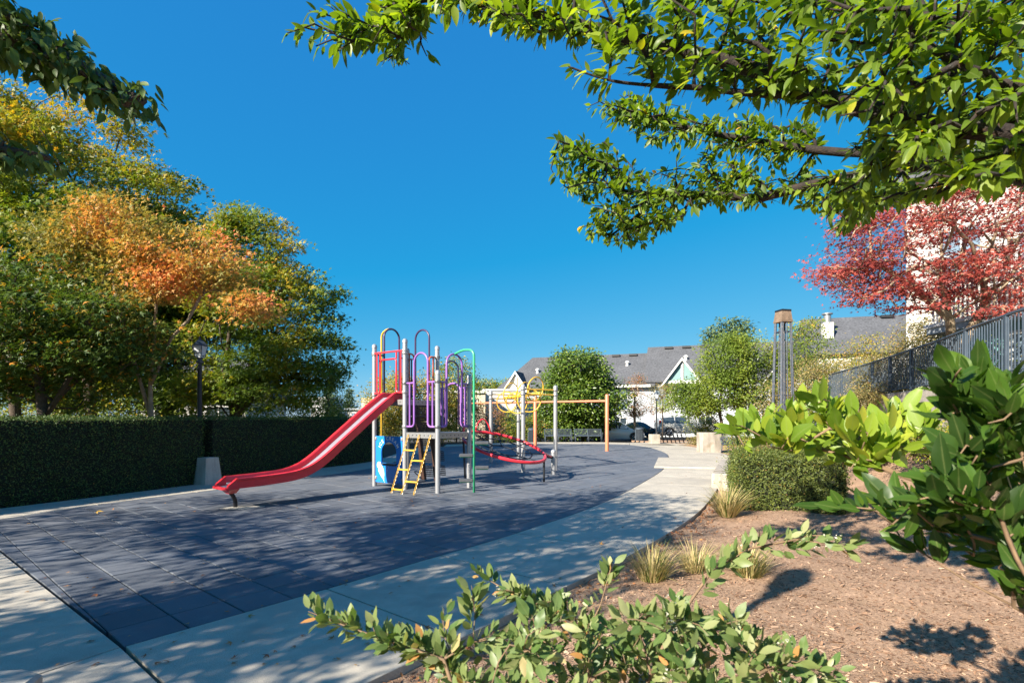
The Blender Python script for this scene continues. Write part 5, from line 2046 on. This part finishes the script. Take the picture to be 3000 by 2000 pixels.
tn3 = lambda p, r: .42 + .16 * smooth(4, 8, p[:, 2]) + .14 * np.sin(p[:, 0] * 2.1 + p[:, 1]) + r.normal(0, .12, len(p))
tg = lobes([((-8.3, 16.5, 6.6), (1.6, 1.6, 1.6), 90), ((-7.15, 16.5, 5.2), (1.6, 1.6, 1.5), 95), ((-6.7, 16.5, 3.6), (1.5, 1.5, 1.25), 80), ((-8.9, 16.5, 4.6), (2.0, 1.6, 1.9), 90), ((-8.6, 16.5, 7.9), (.7, .7, .7), 22), ((-7.9, 16.3, 2.6), (1.9, 1.3, .8), 65), ((-9.7, 16.4, 2.5), (1.4, 1.1, .7), 40)], 45, .3)
make_tree('maple_tree', 'green spreading maple right of the orange maple, above the hedge', 'tree', (-9.2, 16.9, -.15),
          [[(-9.2, 16.9, -.15), (-9.15, 16.8, 1.5), (-8.7, 16.7, 2.8), (-8.2, 16.6, 4.2), (-7.8, 16.5, 5.6)], [(-9.15, 16.8, 1.5), (-8.2, 16.6, 2.5), (-7.3, 16.5, 3.5)], [(-9.15, 16.8, 1.5), (-9.3, 16.7, 3.5), (-9, 16.5, 5.5)]],
          .13, tg, 85, .27, .115, 'leaf_maple', 'bark', 'maple3', tn3, 46, flat=.3)

tg = lobes([((-10.4, 11.0, 3.8), (1.8, 1.4, 1.2), 75), ((-9.2, 11.2, 3.4), (1.4, 1.1, .9), 50), ((-10.8, 11.1, 2.8), (1.5, 1.1, .7), 45), ((-9.1, 11.7, 3.0), (1.4, .9, .6), 40), ((-12, 10.8, 4.0), (1.6, 1.4, 1.3), 45), ((-11.0, 12.2, 2.3), (1.9, 1.0, .55), 45)], 47, .3)
tn0 = lambda p, r: .12 + r.beta(2, 2.2, len(p)) * .9 + .5 * (r.uniform(0, 1, len(p)) > .955)
make_tree('maple_tree', 'dark green shaded tree at the left edge, just above the hedge', 'tree', (-10.35, 11.35, -.15),
          [[(-10.35, 11.35, -.15), (-10.35, 11.3, 1.7), (-10.4, 11.2, 2.8), (-10.4, 11, 4)], [(-10.35, 11.3, 1.5), (-9.7, 11.3, 2.6), (-9.2, 11.2, 3.5)]],
          .11, tg, 75, .26, .10, 'leaf_dark', 'bark', 'maple3', tn0, 48, flat=.3)

tg = lobes([((-12.6, 18.2, 4.3), (3.6, 2.0, 2.3), 130), ((-11.1, 19, 6.4), (2.4, 2, 2.0), 100), ((-15.5, 17, 4), (2.6, 2, 2.4), 70), ((-12.6, 17.6, 2.4), (3.4, 1.4, .8), 70)], 49, .4)
make_tree('maple_tree', 'green tree filling in behind the orange maple', 'tree', (-12.2, 18.4, -.15), [[(-12.2, 18.4, -.15), (-12.2, 18.4, 2), (-12, 18.5, 4), (-11.6, 18.8, 6)]], .16, tg, 85, .36, .12, 'leaf_maple', 'bark', 'maple3', tn3, 50, flat=.35)
tg = lobes([((-8.3, 23, 2.3), (1.3, 1.1, 1.3), 60)], 51)
make_tree('small_tree', 'pale yellow-green small tree at the right end of the left trees', 'tree', (-8.3, 23, -.15), [[(-8.3, 23, -.15), (-8.3, 23, 1.0), (-8.3, 23, 2)]], .06, tg, 70, .24, .1, 'leaf_yellow', 'bark', 'rhomb', lambda p, r: r.beta(2, 3, len(p)), 52)
for k_, (u, d, w, h, lab) in enumerate(((120, 14.5, 1.4, 2.3, 'sunlit shrub behind the hedge below the tall yellow-green tree'), (330, 16.0, 1.5, 2.2, 'low shrub behind the hedge between the left trunks'), (760, 19.5, 1.5, 2.1, 'low shrub behind the hedge below the spreading maple'), (560, 21.0, 1.6, 2.3, 'low shrub behind the hedge right beside the left lamp post'), (900, 24.0, 1.4, 2.1, 'low shrub behind the hedge near the slim fir'))):
    x = (u - 1500) / F * d
    tg = lobes([((x, d, h * .55), (w, .9, h * .5), 60)], 60 + k_)
    make_tree('shrub', lab, 'shrub', (x, d, -.15), [[(x, d, -.15), (x, d, .5), (x, d, 1.0)]], .05, tg, 55, .22, .09, 'leaf_green', 'bark', 'rhomb', None, 70 + k_)
# bare trunks standing behind the hedge
for k_, (u, d, h, r_, lab) in enumerate(((40, 13.2, 4.5, .12, 'dark bare trunk left of the shaded tree at the left edge'), (262, 15.5, 5.0, .15, 'thick dark trunk behind the hedge below the orange maple'), (480, 19.0, 4.0, .12, 'thin trunk behind the hedge right of the orange maple'))):
    x = (u - 1500) / F * d
    tg = lobes([((x, d, h), (1.2, 1.0, .9), 45)], 80 + k_)
    make_tree('maple_tree', lab, 'tree', (x, d, -.15), [[(x, d, -.15), (x + .05, d, 1.6), (x - .05, d, 3.0), (x + .1, d, h)]], r_, tg, 60, .3, .11, 'leaf_dark', 'bark', 'maple3', tn0, 84 + k_, power=.3)

# ---- tree at the left of the camera: its crown shades the path, two branches hang into view
def hidden(p, m=1.08):
    x, y, z = p[:, 0], p[:, 1], p[:, 2]
    return ~((y > 0) & (np.abs(x) < y * m + .25) & (z < EYE + .86 * y + .3))


cr_pts = lobes([((-6.6, .7, 5.2), (2.6, 2.2, 1.7), 95), ((-9.6, 1.4, 5.0), (2.6, 2.2, 1.6), 75), ((-7.4, -1.0, 3.9), (1.8, 1.4, .9), 95), ((-5.9, -.5, 4.5), (1.0, 1.0, .7), 35), ((-5.0, 1.6, 4.3), (1.5, 1.4, .9), 30), ((-12, 3.0, 4.6), (2.0, 2.0, 1.4), 35), ((-5.2, 2.6, 5.6), (1.8, 1.6, 1.1), 30)], 91, .15)
cr_pts = cr_pts[hidden(cr_pts)]
hang1 = region([(0, 20), (80, 30), (180, 110), (250, 190), (330, 240), (420, 275), (430, 305), (370, 310), (280, 280), (200, 250), (100, 190), (0, 160)], 2.65, 2.95, 130, 92)
hang2 = region([(-40, 400), (60, 425), (150, 455), (145, 470), (80, 475), (-40, 470)], 2.9, 3.1, 16, 93)
shade = thing('shade_tree', 'leafy tree whose drooping branches hang into the top left corner', 'tree', (-6.4, .2, -.1))
rs = np.random.default_rng(94)
b1 = [W(-700, -260, 2.35), W(-300, -60, 2.5), W(0, 100, 2.75), W(200, 185, 2.8), W(330, 255, 2.85), W(425, 295, 2.85)]
b2 = [W(-900, 250, 2.7), W(-300, 380, 2.9), W(0, 440, 3.0), W(140, 462, 3.0)]
trunk_l = [(-6.4, .2, -.1), (-6.4, .2, 1.6), (-6.3, .3, 2.8), (-6.4, .5, 4.2), (-6.5, .7, 5.2)]
A, par, n0, tips = grow([trunk_l, [(-6.3, .3, 2.8), (-5.2, 1.5, 3.5)] + b1, [(-6.3, .3, 2.8), (-5.3, 1.7, 2.9)] + b2], np.concatenate([cr_pts, hang1, hang2]), .3, .25, .06, 95)
limbs = []
tr, br, R = wood(A, par, .16, .004, n0, tips, limbs=limbs, limb_r=.02)
for lb_ in limbs:
    lb_.build('branch', 'bark', shade, smooth='all')
tr.build('trunk', 'bark', shade, smooth='all'); tag(br.build('twigs', 'bark', shade, smooth='all'), kind='stuff')
nc = len(cr_pts)
pos, g_ = fluff(cr_pts, 85, .25, rs, .6)
pos = pos[hidden(pos, 1.02)]
N = len(pos)
X = rs.normal(0, 1, (N, 3)); X[:, 2] -= .5
Z = rs.normal(0, .5, (N, 3)); Z[:, 2] += .6
link('crown', leaves_mesh('crown', pos, X, Z, .12 * rs.uniform(.6, 1.2, N), 'rhomb', rs.uniform(0, 1, N)), 'leaf_shade', shade)
pos, g_ = fluff(np.concatenate([hang1, hang2]), 9, .05, rs, .7)
N = len(pos)
X = rs.normal(0, .45, (N, 3)) + np.array([.25, 0, -.75])
Z = rs.normal(0, .4, (N, 3)) + np.array([.1, -.35, .75])
leaf_parts(shade, pos, X, Z, .085 * rs.uniform(.6, 1.15, N), rs.beta(2, 2, N), 'oval', 'leaf_shade', 'hanging_foliage', 160)

# ---- cherry tree overhead at the right
L1 = [(4.9, 2.6, -.1), (4.85, 2.6, 1.2), (4.5, 2.6, 2.0)]
B1 = [(4.5, 2.6, 2.0), (3.3, 2.35, 2.62), W(3000, 405, 2.2), W(2731, 369, 2.25), W(2576, 330, 2.25), W(2433, 292, 2.3), W(2314, 238, 2.35), W(2100, 175, 2.45), W(1758, 90, 2.55), W(1541, 38, 2.6), W(1300, -10, 2.7), W(1150, 20, 2.8)]
B2 = [(4.5, 2.6, 2.0), (3.2, 2.1, 2.75), W(3000, 262, 1.95), W(2909, 232, 1.95), W(2760, 160, 2.0), W(2641, 77, 2.05), W(2528, 0, 2.1), W(2380, -120, 2.2)]
B3 = [W(2374, 280, 2.3), W(2195, 274, 2.3), W(2076, 259, 2.3), W(1957, 253, 2.3), W(1838, 244, 2.3), W(1760, 229, 2.3), W(1683, 202, 2.3)]
B4 = [(4.5, 2.6, 2.0), (3.8, 2.9, 2.7), W(2790, 470, 3.3), W(2600, 452, 3.6), W(2392, 440, 3.9), W(2094, 393, 4.1), W(1886, 342, 4.2), W(1800, 320, 4.2)]
B5 = [W(2790, 470, 3.3), W(2463, 524, 3.7), W(2284, 565, 4.0), W(2213, 580, 4.1), W(2076, 571, 4.2), W(1826, 562, 4.3), W(1790, 512, 4.3), W(1719, 446, 4.35)]
B6 = [W(1950, 568, 4.25), W(1870, 630, 4.3), W(1790, 690, 4.35)]
B7 = [W(1230, -5, 2.75), W(1190, 60, 2.75), W(1165, 140, 2.75)]
keep = []
lines = [L1] + [[tuple(p) for p in spline(b_, 3)] for b_ in (B1, B2, B3, B4, B5, B6, B7)]
tg = np.concatenate([
    region([(825, 90), (900, 30), (980, 0), (1230, 0), (1270, 120), (1262, 170), (1190, 205), (1100, 200), (1040, 130), (960, 170), (905, 145)], 2.6, 3.0, 62, 101),
    region([(1230, -60), (1650, -60), (1760, 140), (1640, 125), (1540, 85), (1400, 60), (1280, 50)], 2.35, 2.8, 62, 102),
    region([(1650, -80), (2300, -80), (2400, 330), (2150, 295), (1900, 255), (1740, 165)], 2.0, 2.75, 140, 103),
    region([(2300, -80), (3080, -80), (3080, 520), (2760, 530), (2560, 430), (2400, 330)], 1.75, 2.9, 290, 104),
    region([(1690, 295), (1850, 275), (2100, 335), (2400, 365), (2450, 430), (2300, 470), (2100, 445), (1950, 425), (1800, 375)], 3.9, 4.5, 135, 105),
    region([(1605, 495), (1625, 385), (1780, 410), (1900, 490), (2050, 455), (2300, 500), (2500, 520), (2700, 540), (2680, 600), (2560, 620), (2430, 665), (2300, 590), (2200, 600), (2000, 620), (1950, 710), (1820, 735), (1680, 675), (1760, 630), (1655, 555)], 3.7, 4.6, 320, 106),
    region([(2500, 420), (3060, 420), (3060, 545), (2860, 570), (2650, 600), (2450, 680), (2390, 600)], 2.3, 3.6, 110, 107),
    region([(3050, -200), (3500, -100), (3600, 500), (3050, 500)], 2.0, 3.4, 90, 108),
])
tcy = lambda p, r: r.beta(2.0, 2.2, len(p)) * .85 + .12 * np.sin(p[:, 0] * 3 + p[:, 2] * 4) + .3 * (r.uniform(0, 1, len(p)) > .985)
leafy_thing('cherry_tree', 'cherry tree with mossy dark limbs arching across the top right', 'tree', (4.9, 2.6, -.1), lines, None, tg, .072, 'bark_dark', 11, .20, .084, 'leaf_cherry', 'oval', 110, tcy, 290, droop=.28, r_min=.0028, seg=.16, power=.42)

# ---- evergreen laurel in the right foreground
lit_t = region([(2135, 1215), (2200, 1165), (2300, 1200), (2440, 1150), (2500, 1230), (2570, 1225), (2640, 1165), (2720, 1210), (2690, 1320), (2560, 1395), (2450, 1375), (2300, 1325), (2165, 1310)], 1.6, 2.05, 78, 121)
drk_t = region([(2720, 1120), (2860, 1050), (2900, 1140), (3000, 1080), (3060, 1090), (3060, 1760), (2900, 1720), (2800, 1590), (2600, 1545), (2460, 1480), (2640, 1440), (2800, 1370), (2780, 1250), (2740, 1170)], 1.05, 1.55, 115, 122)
lines = [[(1.75, 1.25, .0), (1.7, 1.25, .5), W(3150, 1500, 1.22)],
         [W(3150, 1500, 1.22), W(2950, 1490, 1.35), W(2750, 1430, 1.55), W(2544, 1356, 1.7), W(2372, 1304, 1.85), W(2200, 1242, 1.95)],
         [W(3150, 1500, 1.22), W(2950, 1300, 1.2), W(2880, 1190, 1.2), W(2860, 1120, 1.2)],
         [(1.7, 1.25, .5), W(3000, 1609, 1.25), W(2844, 1567, 1.3), W(2693, 1543, 1.35), W(2550, 1490, 1.4), W(2450, 1480, 1.45)],
         [(1.7, 1.25, .5), W(3000, 1790, 1.2), W(2844, 1708, 1.25), W(2679, 1604, 1.35)]]


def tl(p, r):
    lit = smooth(1.5, 1.62, p[:, 1])  # shade put into leaf tone: near cluster darker, far cluster pale as sunlit
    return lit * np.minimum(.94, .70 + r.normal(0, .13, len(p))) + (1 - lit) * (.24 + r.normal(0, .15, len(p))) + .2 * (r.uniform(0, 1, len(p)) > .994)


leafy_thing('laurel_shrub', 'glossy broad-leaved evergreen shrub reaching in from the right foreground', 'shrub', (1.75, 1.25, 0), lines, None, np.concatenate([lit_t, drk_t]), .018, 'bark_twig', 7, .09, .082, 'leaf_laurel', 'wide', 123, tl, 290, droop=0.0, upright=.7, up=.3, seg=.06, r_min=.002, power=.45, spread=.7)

# ---- cotoneaster in the lower foreground
mass = region([(1270, 1985), (1400, 1870), (1550, 1800), (1700, 1775), (1850, 1795), (2000, 1760), (2150, 1800), (2300, 1850), (2410, 1930), (2450, 1995), (2450, 2120), (1120, 2120), (1180, 2010)], 1.15, 1.85, 260, 131)
br1 = region([(930, 1800), (1020, 1815), (1150, 1850), (1330, 1890), (1330, 1930), (1150, 1900), (1000, 1850)], 1.32, 1.42, 26, 132)
br2 = region([(1405, 1690), (1500, 1725), (1640, 1745), (1700, 1790), (1600, 1800), (1480, 1750)], 1.65, 1.78, 24, 133)
br3 = region([(2060, 1700), (2110, 1640), (2200, 1585), (2330, 1560), (2450, 1580), (2400, 1605), (2250, 1620), (2130, 1690)], 1.53, 1.62, 15, 134)
lines = [[(.25, 1.5, .0), (.25, 1.5, .25), (.28, 1.48, .45)],
         [(.25, 1.5, .25), W(1350, 2080, 1.3), W(1300, 1930, 1.33), W(1150, 1880, 1.36), W(1020, 1835, 1.38), W(930, 1800, 1.4)],
         [(.28, 1.48, .45), W(1720, 1990, 1.6), W(1720, 1850, 1.65), W(1600, 1765, 1.7), W(1480, 1725, 1.72), W(1410, 1685, 1.75)],
         [(.28, 1.48, .45), W(1900, 2000, 1.45), W(1960, 1850, 1.5), W(2080, 1680, 1.58), W(2200, 1605, 1.6), W(2330, 1580, 1.6), W(2480, 1600, 1.57)],
         [W(1300, 1930, 1.33), W(1385, 1880, 1.38), W(1392, 1800, 1.4), W(1385, 1745, 1.4)],
         [W(1720, 1850, 1.65), W(1760, 1770, 1.7), W(1790, 1660, 1.72)],
         [(.28, 1.48, .45), W(2050, 2060, 1.3), W(2250, 1960, 1.35), W(2430, 1960, 1.4)]]
tips_ = np.array([W(1385, 1735, 1.4), W(1380, 1760, 1.4), W(1790, 1650, 1.72), W(1786, 1680, 1.72), W(1300, 1780, 1.4), W(1295, 1810, 1.4)])
tct = lambda p, r: .42 + .2 * smooth(.5, .95, p[:, 2]) + r.normal(0, .17, len(p)) + .4 * (r.uniform(0, 1, len(p)) > .985)
cot = leafy_thing('cotoneaster_shrub', 'low grey-green shrub with arching twigs at the bottom centre', 'shrub', (.25, 1.5, 0), lines, None, np.concatenate([mass, br1, br2, br3, tips_]), .014, 'bark_twig', 10, .075, .050, 'leaf_cotoneaster', 'small', 135, tct, 290, droop=-.1, upright=.25, up=.4, seg=.05, r_min=.0014, power=.45)
rs = np.random.default_rng(136)
cl_ = np.concatenate([mass[:24], br1[:5], br2[:6], br3[:3]])
pos, g_ = fluff(cl_, 26, .012, rs, .9)
X = rs.normal(0, 1, pos.shape); Z = rs.normal(0, 1, pos.shape)
tag(link('seed_cluster', leaves_mesh('seed_cluster', pos, X, Z, .008 * rs.uniform(.6, 1.3, len(pos)), 'rhomb', rs.uniform(0, 1, len(pos))), 'blossom', cot), kind='stuff')

# ---- dry grass tufts
for k_, (x, y, n_, L_, gr, lab) in enumerate(((1.42, 5.2, 420, .40, .25, 'dry grass tuft spilling over the path edge, nearest the path'), (1.95, 5.45, 260, .36, .1, 'short dry grass tuft behind the tuft at the path edge'), (2.45, 5.30, 360, .40, .3, 'dry grass tuft in the mulch behind the arching twig'), (3.60, 8.55, 520, .58, .2, 'tall straw-coloured grass clump left of the clipped yew'))):
    rs = np.random.default_rng(140 + k_)
    a = rs.uniform(0, 2 * math.pi, n_)
    r_ = np.sqrt(rs.uniform(0, 1, n_)) * .13
    z0 = float(bed_h(np.array([x]), np.array([y]))[0])
    pos = np.stack([x + r_ * np.cos(a), y + r_ * np.sin(a), np.full(n_, z0)], 1)
    le = np.abs(rs.normal(.5, .35, n_))
    X = np.stack([np.cos(a) * le, np.sin(a) * le, np.ones(n_)], 1) + rs.normal(0, .12, (n_, 3))
    Z = np.stack([-np.cos(a), -np.sin(a), .3 * np.ones(n_)], 1)
    tone = np.clip(np.where(rs.uniform(0, 1, n_) < gr + .12, .12, .72) + rs.normal(0, .12, n_), 0, 1)
    me = leaves_mesh('grass_tuft', pos, X, Z, L_ * rs.uniform(.45, 1.1, n_), 'blade', tone)
    tag(link('grass_tuft', me, 'blade_dry'), lab, 'grass tuft', 'dry grass tufts in the mulch bed')

# ---- red maple and shrubs behind the railing
tg = np.concatenate([region([(2400, 770), (2470, 700), (2460, 640), (2600, 575), (2800, 540), (3000, 480), (3150, 520), (3150, 900), (2950, 930), (2780, 880), (2700, 910), (2560, 905), (2430, 870)], 10.3, 13.8, 340, 151)])
tnr = lambda p, r: .5 + r.normal(0, .2, len(p)) + .15 * np.sin(p[:, 0] * 2 + p[:, 2] * 3)
make_tree('red_maple', 'red-leaved maple with pale branches behind the railing', 'tree', (10.9, 12.6, 2.1),
          [[(10.9, 12.6, 2.1), (10.85, 12.6, 3.0), (10.6, 12.4, 4.0), (10.2, 12.2, 5.0)], [(10.85, 12.6, 3.0), (11.4, 12.3, 4.4), (11.9, 12, 5.8)], [(10.6, 12.4, 4.0), (9.6, 12.2, 4.7), (8.6, 12, 5.2)], [(11.4, 12.3, 4.4), (10.6, 11.8, 5.6), (9.6, 11.5, 6.2)]],
          .13, tg, 90, .27, .078, 'leaf_red', 'bark_pale', 'maple3', tnr, 152, r_min=.007, flat=.16, up=1.2, power=.42, wig=.12)


def bush(name, label, lob, seed, mat, n_leaf=60, spread=.2, ls=.08, tpl='rhomb', tone=None, z0=None, bark='bark', r_=.05, cat='shrub', group=None):
    c = lob[0][0]
    zz = z0 if z0 is not None else c[2] - lob[0][1][2] - .1
    tg = lobes(lob, seed, .3)
    return make_tree(name, label, cat, (c[0], c[1], zz), [[(c[0], c[1], zz), (c[0], c[1], zz * .5 + c[2] * .5), tuple(c)]], r_, tg, n_leaf, spread, ls, mat, bark, tpl, tone, seed, r_min=.006, group=group)


bush('shrub', 'olive-yellow shrub spilling over the left half of the railing', [((13.2, 17.4, 3.2), (1.3, 1.3, .9), 120), ((12.0, 16.6, 2.7), (.7, .8, .5), 45), ((12.7, 14.9, 3.8), (.9, .8, 1.0), 80), ((14.2, 17.2, 4.2), (1.2, 1.2, 1.2), 90)], 161, 'leaf_olive', 65, .18, .075, z0=2.1)
bush('shrub', 'green shrub behind the railing below the red maple', [((12.3, 12.6, 2.9), (.9, 1.0, .8), 80)], 167, 'leaf_green', 45, .18, .07, z0=2.1)
bush('shrub', 'yellowing shrub at the left end of the railing, above the trellis', [((13.2, 21.8, 3.2), (1.6, 1.3, 1.1), 110), ((11.6, 22.5, 2.2), (1.2, 1, 1.0), 60)], 162, 'leaf_olive', 55, .22, .08, z0=1.0)
bush('vine', 'tangled vine hanging over the stained wall below the railing', [((10.95, 16.1, 2.15), (.25, .9, .45), 60), ((10.7, 15.1, 2.3), (.3, .7, .35), 40)], 163, 'leaf_olive', 40, .10, .05, z0=.9, cat='vine')
bush('shrub', 'yellow-green ground shrub at the foot of the wall, behind the laurel', [((8.3, 11.4, 1.15), (1.3, .9, .35), 90)], 164, 'leaf_yellow', 60, .13, .055, z0=.5)
bush('shrub', 'green ground shrub at the foot of the wall near the right edge', [((7.6, 9.3, 1.2), (.8, .8, .38), 70)], 165, 'leaf_green', 60, .12, .055, z0=.5)
bush('shrub', 'dark low shrub beside the bench on the right', [((8.6, 18.9, .75), (.9, .7, .4), 60)], 166, 'leaf_green', 50, .12, .055, z0=.1)

# ---- trees beyond the play area
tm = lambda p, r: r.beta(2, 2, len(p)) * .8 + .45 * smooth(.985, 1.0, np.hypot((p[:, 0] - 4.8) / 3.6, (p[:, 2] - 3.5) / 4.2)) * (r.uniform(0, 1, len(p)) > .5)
tg = lobes([((4.9, 37.4, 2.9), (3.3, 2.3, 2.1), 200), ((4.75, 37.4, 4.9), (2.1, 1.8, 1.75), 120), ((4.3, 37.6, 1.2), (2.7, 1.6, 1.1), 95)], 171, .55)
make_tree('magnolia_tree', 'big dense broad-leaved green tree behind the two benches', 'tree', (5.2, 37.4, -.15), [[(5.2, 37.4, -.15), (5.1, 37.4, 1.2), (5, 37.4, 2.5), (4.9, 37.4, 4.5)]], .17, tg, 70, .36, .24, 'leaf_magnolia', 'bark', 'rhomb', tm, 172)
bush('shrub', 'dense yellow-leaved shrub behind the slide and blue panel', [((-7.0, 33.0, 2.0), (1.8, 1.2, 2.4), 150), ((-5.0, 33.2, 2.3), (1.5, 1.2, 2.5), 130)], 173, 'leaf_yellow', 60, .26, .14, z0=-.15)
bush('small_tree', 'tall green tree behind the purple loops', [((-3.9, 36, 3.0), (1.7, 1.4, 3.1), 170)], 174, 'leaf_green', 60, .3, .15, z0=-.15, cat='tree')
bush('shrub', 'rust-tinged shrub behind the overhead climber', [((-1.5, 35.6, 1.4), (1.4, 1.0, 1.4), 90)], 175, 'leaf_rust', 55, .2, .1, z0=-.15)
bush('shrub', 'bright green shrub left of the litter bin', [((.3, 35.4, 1.1), (1.2, .9, 1.2), 90)], 176, 'leaf_green', 55, .2, .11, z0=-.15)
bush('shrub', 'low hedge-like shrub running behind the litter bin', [((2.0, 36.0, .6), (1.6, .7, .8), 70), ((-.2, 35.2, .4), (2.8, .5, .55), 70)], 177, 'leaf_magnolia', 50, .16, .1, z0=-.15)
tg = lobes([((12.1, 30, 3.1), (2.6, 1.9, 1.3), 150), ((12.7, 30, 4.9), (1.8, 1.5, 1.5), 110), ((10.6, 30.2, 2.6), (1.6, 1.2, .9), 60), ((13.2, 30, 6.0), (.7, .7, .8), 25)], 181, .3)
make_tree('small_tree', 'spreading olive-green tree behind the large concrete block', 'tree', (12.3, 29.8, -.1), [[(12.3, 29.8, -.1), (12.25, 29.8, 1.1), (12.1, 29.9, 2.0), (12.3, 30, 3.4)], [(12.25, 29.8, 1.0), (11.3, 30, 2.2)]], .09, tg, 75, .26, .14, 'leaf_green', 'bark', 'rhomb', lambda p, r: .3 + .35 * r.beta(2, 2, len(p)) + .12 * np.sin(p[:, 0] * 3), 182)
bush('small_tree', 'dense upright tree with rounded top, left of the trellis obelisk', [((15.2, 31, 3.6), (1.7, 1.4, 3.2), 190)], 183, 'leaf_green', 62, .26, .13, z0=-.1, cat='tree', tone=lambda p, r: r.beta(2, 2.5, len(p)) + .25 * smooth(5, 6.3, p[:, 2]))
bush('small_tree', 'dense upright green tree right of the trellis obelisk', [((16.9, 29.5, 3.9), (1.7, 1.4, 3.5), 220)], 184, 'leaf_green', 62, .26, .13, z0=-.1, cat='tree', tone=lambda p, r: r.beta(2, 3, len(p)) + .25 * smooth(5.6, 6.8, p[:, 2]))
bush('small_tree', 'yellowing tree in front of the house with the chimney vent', [((18.9, 27.5, 4.1), (1.7, 1.2, 1.9), 130)], 185, 'leaf_yellow', 50, .24, .11, z0=.5, cat='tree')
bush('small_tree', 'small rust-coloured tree with a thin straight trunk', [((9.2, 38.4, 3.4), (1.0, .9, 1.5), 60), ((9.5, 38.4, 2.2), (1.3, 1, .7), 40)], 186, 'leaf_rust', 42, .18, .1, z0=-.15, cat='tree', bark='bark_pale', r_=.09)
bush('small_tree', 'small pale olive tree beside the far lamp post', [((11.3, 38.4, 3.2), (1.3, 1.0, 1.2), 80)], 187, 'leaf_olive', 45, .2, .1, z0=-.15, cat='tree')
bush('shrub', 'round white-flecked green shrub in front of the silver minivan', [((12.6, 33.0, 1.0), (1.3, 1.0, 1.1), 100)], 188, 'leaf_green', 55, .18, .09, z0=-.1)
bush('shrub', 'low yellow shrub beside the white hatchback', [((9.6, 41.5, .6), (1.0, .7, .7), 50)], 189, 'leaf_yellow', 45, .15, .09, z0=-.15)
bush('shrub', 'low shrub at the edge of the mulch island beside the bike rack', [((11.2, 30.6, .15), (.8, .5, .3), 40)], 190, 'leaf_olive', 45, .12, .08, z0=-.1)


def fir(label, x, y, z0, h, r0, seed, mat='leaf_fir', n_=16, ls=.5):
    rs = np.random.default_rng(seed)
    pts = []
    for k_ in range(n_):
        f_ = k_ / (n_ - 1)
        z = z0 + h * (.12 + .86 * f_)
        r_ = r0 * (1 - f_) ** .85 + .06
        m_ = max(3, int(15 * (1 - f_)))
        for a in rs.uniform(0, 2 * math.pi, m_):
            for q in (.35, .7, 1.0):
                pts.append((x + r_ * q * math.cos(a), y + r_ * q * math.sin(a), z - .25 * r_ * q + rs.normal(0, .08)))
    make_tree('fir_tree', label, 'tree', (x, y, z0), [[(x, y, z0), (x, y, z0 + h * .5), (x, y, z0 + h)]], r0 * .07, np.array(pts), 20, ls * .55, ls, mat, 'bark', 'slim', None, seed, flat=.35, up=1.2, bf=0.05, droop=.4, wig=.02)


fir('slim blue-green fir beyond the hedge between the maples and the slide', -21.2, 60, -.2, 7.2, 1.5, 201, ls=.32)
fir('distant fir behind the pale house chimney', -28.6, 90, -.2, 6.8, 2.0, 202, ls=.4)
bush('tree_canopy', 'distant green treetops above the flat-roofed building', [((-3.5, 66, 4.6), (4.0, 2, 2.2), 120), ((-.5, 68, 4.4), (3, 2, 2.0), 80)], 203, 'leaf_green', 45, .5, .3, z0=-.2, cat='trees')
bush('tall_tree', 'tall feathery evergreen rising behind the townhouse roof', [((26.2, 62, 9.5), (3.0, 2.5, 4.2), 150), ((27.8, 62, 8), (2.6, 2, 2), 60)], 204, 'leaf_fir', 50, .5, .4, z0=-.2, cat='tree', tone=lambda p, r: .4 + .6 * r.beta(2, 2, len(p)))
bush('tall_tree', 'green tree left of the slide, beyond the hedge', [((-9.6, 40, 2.8), (2.0, 1.5, 2.4), 100)], 205, 'leaf_yellow', 45, .35, .18, z0=-.2, cat='tree')

# ---- fallen leaves
rs = np.random.default_rng(211)
n_ = 300
t_ = rs.uniform(0, 1, n_)
yy = 3.3 + 12 * rs.uniform(0, 1, n_) ** 1.6
xx = rs.uniform(-.95, .35, n_) * yy
d_, sd_ = dist_polyline(xx, yy, EDGE_ALL)
k_ = (sd_ < 0) | (d_ < .0)
hd, hs = dist_polyline(xx, yy, HF + HF2)
k_ &= ~((hs < 0))
xx, yy = xx[k_], yy[k_]
pos = np.stack([xx, yy, np.full(len(xx), .012)], 1)
X = rs.normal(0, 1, pos.shape); X[:, 2] *= .1
Z = rs.normal(0, .25, pos.shape); Z[:, 2] += 1
tag(link('leaf_litter', leaves_mesh('leaf_litter', pos, X, Z, rs.uniform(.02, .055, len(pos)), 'maple3', rs.uniform(0, .7, len(pos))), 'leaf_fallen'), 'scattered brown fallen leaves on the pavement and rubber tiles', 'leaf litter', kind='stuff')
n_ = 900
yy = rs.uniform(3.2, 9.5, n_)
s_ = rs.uniform(0, 8.5, n_)
pp = np.array([r_at(a, path_w(a) + b_) for a, b_ in zip(s_, np.abs(rs.normal(.04, .18, n_)) + .02)])
pos = np.stack([pp[:, 0], pp[:, 1], bed_h(pp[:, 0], pp[:, 1]) + .015], 1)
X = rs.normal(0, 1, pos.shape); X[:, 2] *= .3
Z = rs.normal(0, .5, pos.shape); Z[:, 2] += 1
tag(link('leaf_litter', leaves_mesh('leaf_litter', pos, X, Z, rs.uniform(.02, .05, len(pos)), 'rhomb', rs.uniform(0, .55, len(pos))), 'leaf_fallen'), 'red-brown dead leaves gathered along the path edge in the mulch', 'leaf litter', kind='stuff')
me = leaves_mesh('fallen_leaf', np.array([[-7.02, 8.65, .02]]), np.array([[1, .2, .1]]), np.array([[.1, -.3, 1]]), np.array([.11]), 'maple', np.array([.95]))
tag(link('fallen_leaf', me, 'leaf_fallen'), 'single orange fallen leaf on the rubber tiles at the left', 'leaf')
